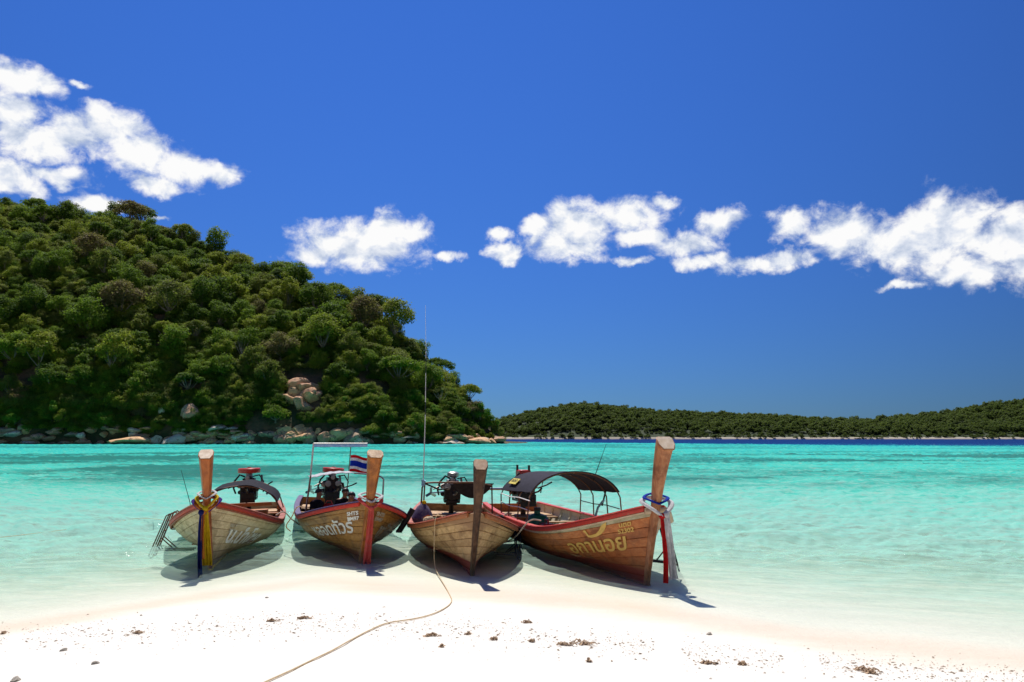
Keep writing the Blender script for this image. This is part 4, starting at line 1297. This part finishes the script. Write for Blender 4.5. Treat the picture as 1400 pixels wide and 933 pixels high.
MB().tube([(-5.0, .28, 1.61), (-5.0, .80, 1.60), (-5.0, .95, 1.56), (-5.0, 1.04, 1.50)], .022, 7).build('awning_bar', M['steel'], boat2)
# boat 3: low bent frame, folded black awning, whip antenna
MB().tube([(-5.0, -.86, .60), (-5.0, -.86, 1.30), (-5.0, -.82, 1.40), (-5.0, -.6, 1.42), (-5.0, .45, 1.46), (-5.0, .78, 1.40), (-5.0, .82, .75)], .020, 8).build('awning_frame', M['rust_steel'], boat3)
MB().tube([(-5.25, -.80, .58), (-5.25, -.80, 1.36), (-5.0, -.78, 1.40)], .018, 8).build('awning_post', M['rust_steel'], boat3)
MB().tube([(-5.0, -.84, 1.34), (-5.0, -.84, 1.46), (-5.02, -.80, 1.44)], [.05, .055, .03], 8).build('tied_cloth', M['bluepole'], boat3)
rows = [[(-5.05 - i * .12, -.30 + .95 * j / 12 + .0, 1.43 - i * (.11 * math.sin(math.pi * j / 12) ** .7 + .012)) for j in range(13)] for i in range(4)]
sheet([[(x, y + .18, z) for x, y, z in r] for r in rows], .02).build('folded_awning', M['canvas_black'], boat3)
MB().tube([(-5.0, -.80, 1.39), (-5.0, -.45, 1.26), (-5.0, -.25, 1.30)], .02, 7).build('frame_brace', M['black'], boat3)
MB().tube([(-5.02, -.84, 1.3), (-5.02, -.855, 2.0), (-5.02, -.88, 3.0), (-5.02, -.94, 4.4), (-5.02, -1.02, 5.65)], [.013, .013, .010, .006, .003], 7).build('antenna', M['white'], boat3)
for (z0, z1) in ((1.55, 2.05), (2.2, 2.55), (3.0, 3.3), (4.0, 4.35)):
    f_ = lambda z: (-5.02, float(np.interp(z, [1.3, 2, 3, 4.4, 5.65], [-.84, -.855, -.88, -.94, -1.02])), z)
    MB().tube([f_(z0), f_(z1)], .0145 - .0015 * z0, 7).build('antenna_sleeve', M['black'], boat3)
# boat 4: long arched canopy on four hoops
rows = []
for i, xi in enumerate(np.linspace(-6.15, -3.55, 8)):
    rows.append([(xi + .10 * (a / 1.25), 1.02 * math.sin(a), .92 + .80 * max(0, math.cos(a)) ** .8 + .05 * (xi + 6.1) / 2.5 - (.015 * math.sin(i * math.pi / 2.33) ** 2)) for a in np.linspace(-1.18, 1.18, 19)])
can4 = sheet(rows, .018).build('canopy', M['canvas_grey'], boat4)
for xi in (-6.1, -5.25, -4.40, -3.6):
    g = gun(4, xi)
    MB().tube([(xi, -g[1] + .03, g[2])] + [(xi + .10 * (a / 1.25), 1.0 * math.sin(a), .895 + .80 * max(0, math.cos(a)) ** .8 + .05 * (xi + 6.1) / 2.5) for a in np.linspace(-1.3, 1.3, 17)] + [(xi, g[1] - .03, g[2])], .016, 8).build('hoop', M['rust_steel'], boat4)
for yv in (-1, 1):
    for z_ in ((1.02,) if yv > 0 else (1.0, 1.20)):
        MB().tube([(-6.1, yv * .985, z_), (-5.2, yv * 1.0, z_ - .03), (-4.4, yv * 1.0, z_ - .01), (-3.6, yv * .985, z_ - .04)], .012, 7).build('side_rail', M['white'] if yv < 0 else M['iron'], boat4)
rows = [[(-5.75 + .62 * j / 4, -1.02 * math.sin(a) - .02, .92 + .80 * math.cos(a) ** .8 + .045) for j in range(5)] for a in (1.02, .92, .82)]
sheet(rows, .012).build('name_plate', M['yellow_plate'], boat4)
tp = letter_mesh('ทัวร์ดำน้ำ', .13, 0, .003)
co = np.empty(len(tp.vertices) * 3, np.float32); tp.vertices.foreach_get('co', co); co = co.reshape(-1, 3)
aa = .92 - co[:, 1] / 1.0
P = np.stack([-5.44 + co[:, 0], -1.02 * np.sin(aa) - .028, .92 + .80 * np.cos(aa) ** .8 + .062], -1)
tp.vertices.foreach_set('co', P.astype(np.float32).ravel()); tp.update(); tp.materials.clear(); tp.materials.append(M['black']); link('lettering', tp, None, can4)
MB().tube([(-4.0, .55, 1.55), (-4.1, .9, 2.35)], [.010, .004], 6).build('whip_antenna', M['black'], boat4)
MB().tube([(-4.9, .80, .35), (-4.55, .86, .95), (-4.3, .9, 1.12)], .026, 8).build('boat_pole', M['bluepole'], boat4)
MB().tube([(-4.4, .9, 1.0), (-4.2, .92, 1.35)], .02, 7).build('frame_brace', M['iron'], boat4)
MB().tube([(.33, -.16, 1.20), (.36, .18, 1.22)], .05, 10).build('stem_peg', M['pale_wood'], boat4)
MB().tube([(.25, .16, 1.24), (.22, .30, 1.16), (.18, .36, 1.02)], [.045, .06, .055], 9).build('rope_cleat', M['pale_wood'], boat4)

# ------------------------------------------------------------------ things carried by or hanging on the boats
def ladder(k, label, x, side, top, bottom, m, wide=.36, rungs=4, double=True, brace=None):
    g = boat_frame(k, 'boarding_ladder', (x, bottom[0] * side, bottom[1]))
    tag(g, label, 'ladder', 'boarding ladders hung on the boats')
    o = Vector((x, bottom[0] * side, bottom[1]))
    def L(px, py, pz): return Vector((px, py * side, pz)) - o
    for dxx in (-wide / 2, wide / 2):
        MB().tube([L(x + dxx, top[0] - .16, top[1] - .02), L(x + dxx, top[0] - .08, top[1] + .05), L(x + dxx, top[0], top[1]), L(x + dxx, bottom[0], bottom[1])], .016, 8).build('side_rail', m, g)
        if double:
            MB().tube([L(x + dxx, top[0] + .02, top[1] + .01), L(x + dxx, top[0] + .09, top[1] - .03), L(x + dxx, bottom[0] + .085, bottom[1] + .02), L(x + dxx, bottom[0] + .04, bottom[1] - .02), L(x + dxx, bottom[0], bottom[1])], .013, 8).build('outer_rail', m, g)
    for i in range(rungs):
        q = (i + .6) / rungs
        py, pz = top[0] + (bottom[0] - top[0]) * q, top[1] + (bottom[1] - top[1]) * q
        MB().tube([L(x - wide / 2, py, pz), L(x + wide / 2, py, pz)], .014, 8).build('rung', m, g)
    if brace:
        for dxx in (-wide / 2, wide / 2):
            mid = (top[0] + (bottom[0] - top[0]) * .55, top[1] + (bottom[1] - top[1]) * .55)
            low = (top[0] + (bottom[0] - top[0]) * .85, top[1] + (bottom[1] - top[1]) * .85)
            MB().tube([L(x + dxx, *low), L(x + dxx, brace[0], brace[1])], .013, 7).build('strut', m, g)
            MB().tube([L(x + dxx, *mid), L(x + dxx, (low[0] + brace[0]) / 2, (low[1] + brace[1]) / 2)], .013, 7).build('strut', m, g)
    return g
ladder(1, 'rusty steel boarding ladder on the grey-tan boat with yellow sash', -2.45, -1, (1.10, .86), (1.43, .00), M['rust_steel'], .30, 4, True, (.62, .10))
ladder(3, 'blue-black steel ladder hung on the tan boat with the antenna', -3.0, 1, (1.10, .62), (1.18, -.02), M['blue_steel'], .30, 4, True, (.70, .06))
ladder(4, 'thin dark ladder on the red-brown boat behind the white and red sash', -1.15, 1, (.84, .85), (1.06, .05), M['iron'], .34, 3, False, (.52, .24))

def ribbon(rowpts, wdir, w0, w1, waves, th=.008, seed=0):
    """a hanging strip of cloth along points, folded across its width"""
    rows = []
    n = len(rowpts)
    for i, p in enumerate(rowpts):
        q = i / (n - 1); wv = w0 + (w1 - w0) * q
        row = []
        for j in range(9):
            f = j / 8 - .5
            fold = .024 * math.sin(f * waves * 6.28 + i * .35 + seed) * (.4 + q)
            row.append(Vector(p) + Vector(wdir) * (f * wv) + Vector((fold, 0, 0)))
        rows.append(row)
    return sheet(rows, th)
def path(*pts, n=14):
    """smooth path through points"""
    pts = [Vector(p) for p in pts]; outp = []
    for i in range(n):
        u = i / (n - 1) * (len(pts) - 1); k_ = min(int(u), len(pts) - 2); f = u - k_
        p0, p1, p2, p3 = pts[max(k_ - 1, 0)], pts[k_], pts[k_ + 1], pts[min(k_ + 2, len(pts) - 1)]
        outp.append(.5 * ((2 * p1) + (p2 - p0) * f + (2 * p0 - 5 * p1 + 4 * p2 - p3) * f * f + (-p0 + 3 * p1 - 3 * p2 + p3) * f ** 3))
    return outp
def neck_loop(b, dz, hw, fwd, drop, back=.16):
    """the loop of a sash round the stem, coming together in a knot in front"""
    x0, z0 = b['rake'], b['zb'] + dz
    return path((x0 + fwd, .0, z0 - drop), (x0 + fwd * .7, hw * .7, z0 - drop * .45), (x0 - .02, hw, z0), (x0 - back, 0, z0 + .05), (x0 - .02, -hw, z0), (x0 + fwd * .7, -hw * .7, z0 - drop * .45), (x0 + fwd, 0, z0 - drop), n=26)
def sash(k, name, label, m, loop, hang, w0, w1, seed=0, waves=2, lr=.035, extra=None):
    b = BOATS[k]
    g = boat_frame(k, name, (0, 0, 0))
    tag(g, label, 'sash', 'cloth sashes tied round the boat prows')
    if loop: MB().tube(neck_loop(b, *loop), lr, 8, .55).build('loop', m, g)
    if hang:
        ribbon(path(*hang, n=16), (0, 1, 0), w0, w1, waves, seed=seed).build('tail', m, g)
        MB().ellipsoid(hang[0], (.045, .055, .05)).build('knot', m, g)
    return g
b = BOATS[1]; rk, zb = b['rake'], b['zb']
sash(1, 'yellow_sash', 'long yellow sash hanging down the orange prow', M['yellow_cloth'], (.10, .17, .20, .20), [(rk + .20, .0, zb - .10), (rk + .17, .0, zb - .35), (rk + .05, .01, zb - .75), (rk - .10, .02, zb - 1.12)], .10, .17, 1, 3)
sash(1, 'navy_sash', 'narrow navy sash ending below the yellow one', M['blue_cloth'], None, [(rk + .23, -.06, zb - .16), (rk + .20, -.08, zb - .5), (rk + .12, -.08, zb - .95), (rk + .05, -.08, zb - 1.33)], .055, .075, 2, 1)
sash(1, 'orange_sash', 'short orange sash between the navy and the yellow ones', M['orange_cloth'], (.03, .20, .19, .19), [(rk + .21, -.035, zb - .16), (rk + .18, -.035, zb - .6), (rk + .08, -.035, zb - .98)], .04, .05, 3, 1)
sash(1, 'violet_sash', 'violet cloth knotted round the orange prow', M['violet_cloth'], (.05, .23, .17, .24), None, 0, 0, lr=.03)
sash(1, 'white_garland', 'white cord collar round the foot of the orange prow', M['white_cloth'], (.17, .15, .12, .10), None, 0, 0, lr=.025)
b = BOATS[2]; rk, zb = b['rake'], b['zb']
sash(2, 'pink_sash', 'coral pink sash hanging down the bow of the golden-brown boat', M['pink_cloth'], (.06, .20, .22, .17), [(rk + .22, .0, zb - .10), (rk + .20, .01, zb - .35), (rk + .10, .02, zb - .8), (rk + .04, .02, zb - 1.12)], .085, .15, 1, 2, .042)
sash(2, 'white_collar', 'white cloth collar round the golden prow above the pink sash', M['white_cloth'], (.13, .21, .14, .12), None, 0, 0, lr=.035)
b = BOATS[4]; rk, zb = b['rake'], b['zb']
sash(4, 'pale_streamer', 'long white sash hanging from the tallest prow', M['white_cloth'], (.08, .24, .24, .22), [(rk + .25, .06, zb - .12), (rk + .26, .09, zb - .4), (rk + .22, .16, zb - .8), (rk + .20, .19, zb - 1.12)], .085, .145, 1, 2, .05)
sash(4, 'scarlet_streamer', 'red sash beside the white one on the tallest prow', M['red_cloth'], None, [(rk + .24, -.01, zb - .14), (rk + .24, .0, zb - .4), (rk + .20, .05, zb - .8), (rk + .17, .075, zb - 1.18)], .055, .085, 2, 1)
sash(4, 'blue_sash', 'blue cloth tucked under the white collar of the tallest prow', M['flag_blue'], (.14, .20, .12, .10), None, 0, 0, lr=.03)

# flag on the golden-brown boat
g = boat_frame(2, 'striped_flag', (-6.0, .24, 1.55))
tag(g, 'red, white and blue striped flag on a thin pole above the golden-brown boat', 'flag')
MB().tube([(0, 0, -.95), (0, 0, .86)], .012, 8).build('flag_pole', M['rust_steel'], g)
zc = .52
for (m_, a, c) in (('red_cloth', 0, 1 / 6), ('white_cloth', 1 / 6, 2 / 6), ('flag_blue', 2 / 6, 4 / 6), ('white_cloth', 4 / 6, 5 / 6), ('red_cloth', 5 / 6, 1)):
    rows = [[(.05 * math.sin(j * .7 + .4), .015 + .62 * j / 12, zc - .44 * (a + (c - a) * i / 2) - .05 * j / 12 + .02 * math.sin(j * .6)) for j in range(13)] for i in range(3)]
    sheet(rows, .004).build('stripe', M[m_], g)

# fender bar, net bag, crates
def bar_thing(k, name, label, cat, pts, r, m, n=8, flat=1.0):
    o = Vector(pts[0]); g = boat_frame(k, name, pts[0])
    tag(g, label, cat)
    MB().tube([Vector(p) - o for p in pts], r, n, flat).build('shaft', m, g)
    return g, o
g, o = bar_thing(3, 'black_fender', 'black tube fender leaning out over the side of the tan boat', 'fender', [(-3.0, -1.32, .46), (-3.0, -1.18, .70), (-3.0, -1.06, .93)], .062, M['rubber'], 10)
MB().lathe((0, 0, 0), [(.064, -.02), (.068, 0), (.064, .03)], 10).build('end_cap', M['black'], g)
g, o = bar_thing(4, 'black_hose', 'black hose loop hanging over the stern quarter of the red-brown boat', 'hose', [(-5.4, -1.12, .74), (-5.5, -1.2, .55), (-5.6, -1.2, .2), (-5.75, -1.2, .12), (-5.85, -1.2, .3), (-5.8, -1.15, .72)], .04, M['rubber'], 8)
MB().tube([(.0, .05, .0), (.02, .12, .05), (.0, .2, .03)], .03, 8).build('lashing', M['rope_white'], g)
g = boat_frame(3, 'net_bag', (-3.7, -.84, .60))
tag(g, 'purple net bag with a yellow tie heaped on the gunwale of the tan boat', 'bag')
MB().lathe((0, 0, 0), [(.05, .0), (.20, .02), (.24, .10), (.20, .22), (.12, .34), (.05, .40), (.03, .42)], 13).build('bag', M['net'], g)
MB().ellipsoid((.02, .02, .43), (.05, .05, .045), 8, 6).build('tie', M['yellow_cloth'], g)
g = boat_frame(3, 'brown_bag', (-3.35, -.72, .58))
tag(g, 'rumpled brown sack beside the purple net bag', 'sack')
MB().ellipsoid((0, 0, .08), (.17, .12, .10), 10, 7).ellipsoid((.12, .05, .12), (.09, .08, .08), 9, 6).build('sack', M['rope'], g)
MB().tube([(.05, -.1, .16), (.1, 0, .21), (.08, .1, .16)], .012, 6).build('tie', M['orange_cloth'], g)
g = boat_frame(4, 'green_jerrycan', (-4.55, -.55, .30))
tag(g, 'squat green plastic jerrycan on the boards of the red-brown boat', 'jerrycan')
MB().lathe((0, 0, 0), [(.15, .0), (.25, .03), (.26, .12), (.26, .40), (.20, .50), (.07, .54), (.065, .60)], 18).build('body', M['green'], g)
MB().lathe((0, 0, .60), [(.075, 0), (.08, .02), (.08, .06), (.05, .07)], 12).build('cap', M['black'], g)
g = boat_frame(4, 'red_fuel_can', (-4.0, -.50, .30))
tag(g, 'low red fuel can beside the green jerrycan', 'fuel can')
MB().box((0, 0, .19), (.40, .26, .36)).build('body', M['engine_red'], g, True, .04)
MB().tube([(-.12, 0, .37), (-.1, 0, .44), (.1, 0, .44), (.12, 0, .37)], .02, 8).build('handle', M['engine_red'], g)

# ---- ropes
def rope(name, label, pts, r, m, group=None, n=30):
    p = path(*pts, n=n)
    o0 = p[0].copy()
    o = MB().tube([q - o0 for q in p], r, 7).build(name, m)
    o.location = o0
    tag(o, label, 'rope', group)
    return o
def on_sand(px, py, lift=.012):
    z = .05
    for _ in range(8):
        p = ground(px, py, z); z = max(float(ground_z(p[0], p[1])), -.02) + lift
    return Vector((p[0], p[1], z))
g = hull_pt(BOATS[3], .105, 1.0, -1)
a = bpt(3, g[0], g[1] - .075, g[2] + .06); a0 = bpt(3, g[0] - .5, g[1] + .45, g[2] - .25)
rope('mooring_line', 'straw-coloured rope from the tan boat lying across the white sand', [a0, bpt(3, g[0], g[1] + .03, g[2] + .07), a, a + Vector((-.02, -.03, -.3)), a + Vector((.0, -.05, -.85)), on_sand(612, 808), on_sand(617, 823), on_sand(600, 836), on_sand(572, 845), on_sand(530, 852), on_sand(505, 862),
      on_sand(480, 875), on_sand(455, 889), on_sand(430, 901), on_sand(395, 918), on_sand(352, 938), on_sand(300, 970)], .0072, M['rope'], None, 120)
rope('tie_rope', 'white rope sagging between the tan and the red-brown boats', [bpt(3, -3.2, 1.16, .66), bpt(3, -3.35, 1.36, .38), bpt(4, -4.3, -1.5, .25), bpt(4, -3.6, -1.32, .42), bpt(4, -3.1, -1.14, .80), bpt(4, -2.9, -.95, .82)], .014, M['rope_white'])
rope('tie_rope', 'pale rope looped over the gunwale of the golden-brown boat', [bpt(2, -2.6, -1.0, .86), bpt(2, -2.75, -1.16, .84), bpt(2, -3.1, -1.24, .60), bpt(2, -3.7, -1.32, .35), bpt(2, -4.1, -1.2, .2)], .013, M['rope'])
rope('tie_rope', 'white rope trailing from the stern quarter of the grey-tan boat', [bpt(1, -4.0, .95, .62), bpt(1, -4.3, 1.12, .66), bpt(1, -4.6, 1.30, .45), bpt(1, -5.2, 1.5, .25), bpt(1, -6.3, 1.75, .12)], .016, M['rope_white'])
pts = [ground(x, y, .012) for x, y in ((-60, 741), (0, 735), (60, 728), (130, 719), (190, 709))]
rope('floating_line', 'thin tan line floating on the shallows beside the grey-tan boat', [Vector(p) for p in pts] + [bpt(1, -3.3, -1.10, .62)], .006, M['rope'], None, 50)

# ---- people in the golden-brown boat
def person(k, loc, face, label, shirt, lean=0.0, turn=0.0, red=False):
    """a seated figure; one skin-modifier body, with hair and clothing as children"""
    g = boat_frame(k, 'person', loc)
    g.rotation_euler[2] += face
    tag(g, label, 'person', 'people sitting in the golden-brown boat')
    # x forward, y left
    J = {'pel': (0, 0, .10), 'bel': (.02 + lean * .1, 0, .25), 'che': (.05 + lean * .35, 0, .43), 'nec': (.07 + lean * .55, 0, .56), 'hd1': (.09 + lean * .62, 0, .63), 'hd2': (.105 + lean * .66, 0, .70), 'hd3': (.095 + lean * .68, 0, .79)}
    R_ = {'pel': .125, 'bel': .115, 'che': .125, 'nec': .052, 'hd1': .066, 'hd2': .083, 'hd3': .060}
    E_ = [('pel', 'bel'), ('bel', 'che'), ('che', 'nec'), ('nec', 'hd1'), ('hd1', 'hd2'), ('hd2', 'hd3')]
    for s, q in ((1, 'l'), (-1, 'r')):
        c = J['che']
        J[q + 'sh'] = (c[0], s * .165, c[2] + .05); R_[q + 'sh'] = .058
        J[q + 'el'] = (c[0] + .06, s * .235, c[2] - .20); R_[q + 'el'] = .043
        J[q + 'wr'] = (c[0] + .26, s * .17, c[2] - .26); R_[q + 'wr'] = .030
        J[q + 'pa'] = (c[0] + .33, s * .15, c[2] - .27); R_[q + 'pa'] = .034
        E_ += [('che', q + 'sh'), (q + 'sh', q + 'el'), (q + 'el', q + 'wr'), (q + 'wr', q + 'pa')]
        for fi in range(5):
            nm = q + 'f%d' % fi
            J[nm] = (c[0] + (.40 if fi else .36), s * (.15 + (fi - 2.5) * .017 if fi else .105), c[2] - .285); R_[nm] = .009
            E_.append((q + 'pa', nm))
        J[q + 'hi'] = (.05, s * .10, .08); R_[q + 'hi'] = .09
        J[q + 'kn'] = (.44, s * .14, .12); R_[q + 'kn'] = .066
        J[q + 'an'] = (.46, s * .14, -.26); R_[q + 'an'] = .042
        J[q + 'to'] = (.62, s * .15, -.31); R_[q + 'to'] = .032
        E_ += [('pel', q + 'hi'), (q + 'hi', q + 'kn'), (q + 'kn', q + 'an'), (q + 'an', q + 'to')]
    keys = list(J)
    me = bpy.data.meshes.new('body'); me.from_pydata([J[q] for q in keys], [(keys.index(a), keys.index(c)) for a, c in E_], [])
    bo = link('body', me, M['skin'], g)
    bo.modifiers.new('skin', 'SKIN'); sv = me.skin_vertices[0].data if me.skin_vertices else None
    if sv is None:
        lay = bpy.context.view_layer; lay.objects.active = bo; bpy.ops.mesh.customdata_skin_add(); sv = me.skin_vertices[0].data
    for i, q in enumerate(keys): sv[i].radius = (R_[q], R_[q]); sv[i].use_root = (q == 'pel')
    sb = bo.modifiers.new('sub', 'SUBSURF'); sb.levels = 1; sb.render_levels = 2
    hx, hz = J['hd2'][0], J['hd2'][2]
    for s in (1, -1):
        MB().ellipsoid((hx + .078, s * .032, hz + .012), (.010, .014, .009), 8, 6).build('eye', M['white'], g)
        MB().ellipsoid((hx - .005, s * .084, hz - .002), (.018, .010, .028), 8, 6).build('ear', M['skin'], g)
    MB().ellipsoid((hx + .088, 0, hz - .018), (.016, .013, .022), 8, 6).build('nose', M['skin'], g)
    MB().ellipsoid((hx + .076, 0, hz - .052), (.012, .026, .007), 8, 6).build('mouth', M['pink_cloth'], g)
    hp = []
    for i in range(8):
        th = i / 7 * 1.75
        hp.append([(hx - .018 + .102 * math.sin(th) * math.cos(ph) * (1 if math.cos(ph) < .3 or th < .9 else .86), .094 * math.sin(th) * math.sin(ph), hz + .022 + .098 * math.cos(th) + (.045 * max(0, math.cos(ph)) * max(0, th - .8))) for ph in np.linspace(0, 6.2832, 19)])
    sheet(hp, -.006).build('hair', M['hair'], g)
    if shirt:
        tr = MB()
        def ring(c, rx, ry): return [(c[0] + rx * math.cos(q), ry * math.sin(q), c[2]) for q in np.linspace(0, 6.2832, 17)]
        rows = [ring((0, 0, .06), .15, .17), ring(J['bel'], .145, .165), ring(J['che'], .15, .185), ring((J['che'][0], 0, J['che'][2] + .09), .11, .17), ring((J['nec'][0] - .01, 0, J['nec'][2] - .015), .075, .085)]
        sheet(rows, -.01).build('shirt', shirt, g)
        for s, q in ((1, 'l'), (-1, 'r')):
            MB().tube([J[q + 'sh'], tuple(.35 * np.array(J[q + 'sh']) + .65 * np.array(J[q + 'el']))], [.078, .068], 10).build('sleeve', shirt, g)
    sr = MB()
    for s, q in ((1, 'l'), (-1, 'r')):
        sr.tube([(.0, s * .07, .09), J[q + 'hi'], tuple(.25 * np.array(J[q + 'hi']) + .75 * np.array(J[q + 'kn']))], [.12, .11, .088], 12)
    sr.build('shorts', M['shorts'], g)
    return g
person(2, (-4.05, .10, .37), 0.1, 'bare-chested person with black hair sitting close behind the pink-sashed prow', None, .25)
person(2, (-6.05, .16, .38), .2, 'person in dark clothes bent forward beside the engine of the golden-brown boat', M['dark_shirt'], .1)
person(2, (-5.05, -.62, .36), .9, 'person in dark clothes sitting against the awning post of the golden-brown boat', M['dark_shirt'], .05)
g = boat_frame(2, 'red_bag', (-5.1, -.28, .62))
tag(g, 'red cloth bag held between the people in the golden-brown boat', 'bag')
MB().ellipsoid((0, 0, .10), (.14, .17, .11), 10, 7).ellipsoid((.02, .14, .04), (.1, .1, .07), 9, 6).build('bag', M['red_cloth'], g)
MB().tube([(0, -.1, .17), (0, -.05, .27), (0, .05, .27), (0, .1, .17)], .014, 7).build('strap', M['pink_cloth'], g)

# ------------------------------------------------------------------ wrack and stones on the sand
m, nt, out = mat('dry_wrack'); n = nt.noise(objco(nt), 30, 4, .6)
principled(nt, out, nt.mix(n, (.30, .18, .10), (.60, .45, .30)), .9); WRACK = m
m, nt, out = mat('grey_twig'); n = nt.noise(objco(nt), 30, 4, .6)
principled(nt, out, nt.mix(n, (.28, .19, .11), (.58, .46, .33)), .9); TWIG = m
def wrack(px, py, size, label, group, seed, long=1.6, n=16):
    size *= .58; rw = random.Random(seed); p = on_sand(px, py, 0)
    mb = MB()
    for i in range(n):
        a = rw.gauss(0, 1) * .42 + rw.choice([0, math.pi]); L = size * rw.uniform(.25, .9)
        c = Vector((rw.gauss(0, .5) * size * long * .5, rw.gauss(0, .25) * size, rw.uniform(.0, .03) * (size / .25)))
        d = Vector((math.cos(a), math.sin(a), 0)) * L * .5
        mb.tube([c - d, c - d * .3 + Vector((0, rw.uniform(-.02, .02), rw.uniform(.0, .03))), c + d * .4 + Vector((0, rw.uniform(-.02, .02), rw.uniform(0, .03))), c + d], [.002, .006, .008, .003], 5, rw.uniform(.5, 1))
    for i in range(n // 2):
        c = Vector((rw.gauss(0, .5) * size * long * .45, rw.gauss(0, .22) * size, .008)); a = rw.uniform(0, 6.28); s = rw.uniform(.015, .04)
        u = Vector((math.cos(a), math.sin(a), rw.uniform(-.3, .3))) * s; v = Vector((-math.sin(a), math.cos(a), rw.uniform(-.3, .5))) * s * .55
        mb.add([c - u, c - v, c + u, c + v, c - u + Vector((0, 0, .004)), c - v + Vector((0, 0, .004)), c + u + Vector((0, 0, .004)), c + v + Vector((0, 0, .004))], [(3, 2, 1, 0), (4, 5, 6, 7), (0, 1, 5, 4), (1, 2, 6, 5), (2, 3, 7, 6), (3, 0, 4, 7)])
    o = mb.build('seaweed_clump', WRACK); o.location = p; tag(o, label, 'seaweed', group)
for i, (px, py, sz, lg) in enumerate([(800, 881, .20, 1.4), (772, 882, .16, 2.2), (727, 878, .07, 1.2), (720, 852, .10, 2.4), (805, 905, .04, 1), (675, 875, .07, 1.6), (604, 885, .04, 1),
                                      (1180, 917, .20, 2.2), (1190, 921, .12, 1.8), (968, 908, .10, 2.2), (1015, 909, .08, 1.6), (590, 870, .14, 1.8), (372, 850, .10, 2.2), (190, 866, .10, 2.2), (415, 846, .11, 2.2), (5, 867, .05, 1.2), (640, 868, .05, 1.6)]):
    wrack(px, py, sz, 'small clump of dry brown seaweed and twigs on the white sand' if sz < .15 else 'larger tangle of dry brown seaweed and twigs on the white sand',
          'small dry seaweed clumps on the sand' if sz < .15 else 'larger dry seaweed tangles on the sand', i, lg)
m, nt, out = mat('beach_stone'); n = nt.noise(objco(nt), 3, 5, .6)
principled(nt, out, nt.mix(n, (.34, .30, .24), (.56, .50, .42)), .85, 0, nt.bump(n, .6, .1)); STONE = m
RS = RM[3].copy(); RS.materials.append(STONE)
for (px, py, s) in [(87, 890, .034), (130, 908, .034), (22, 931, .045), (365, 818, .024), (193, 842, .02), (970, 868, .034)]:
    o = link('beach_stone', RS); p = on_sand(px, py, 0); o.location = p + Vector((0, 0, s * .22)); o.scale = (s * 1.25, s, s * .6); o.rotation_euler = (0, 0, px * .37)
    tag(o, 'small grey-brown stone half sunk in the white sand', 'stone', 'small stones on the sand')
# a fine litter of shell bits and leaf scraps along the tide line
rl = np.random.default_rng(9)
mb = MB(); cnt = 0
for _ in range(4200):
    px = rl.uniform(-30, 1430)
    base = np.interp(px, [0, 200, 350, 500, 620, 800, 1000, 1200, 1400], [866, 858, 848, 846, 852, 870, 890, 905, 925])
    py = base + rl.normal() * 9 + rl.exponential(6)
    if py > 940: continue
    if fbm(px / 38, 3.1, 8) < .30: continue
    p = on_sand(px, py, .004); a = rl.normal() * .5; s = min(.026, rl.lognormal(-5.0, .55))
    u = Vector((math.cos(a), math.sin(a), rl.uniform(-.2, .2))) * s; v = Vector((-math.sin(a), math.cos(a), rl.uniform(-.2, .4))) * s * rl.uniform(.2, .5); h = Vector((0, 0, s * .4))
    mb.add([p - u, p - v, p + u, p + v, p + h], [(0, 1, 4), (1, 2, 4), (2, 3, 4), (3, 0, 4), (3, 2, 1, 0)])
o = mb.build('tide_litter', TWIG, None, False)
tag(o, 'fine scraps of shell, leaf and weed scattered along the tide line', 'litter', kind='stuff')
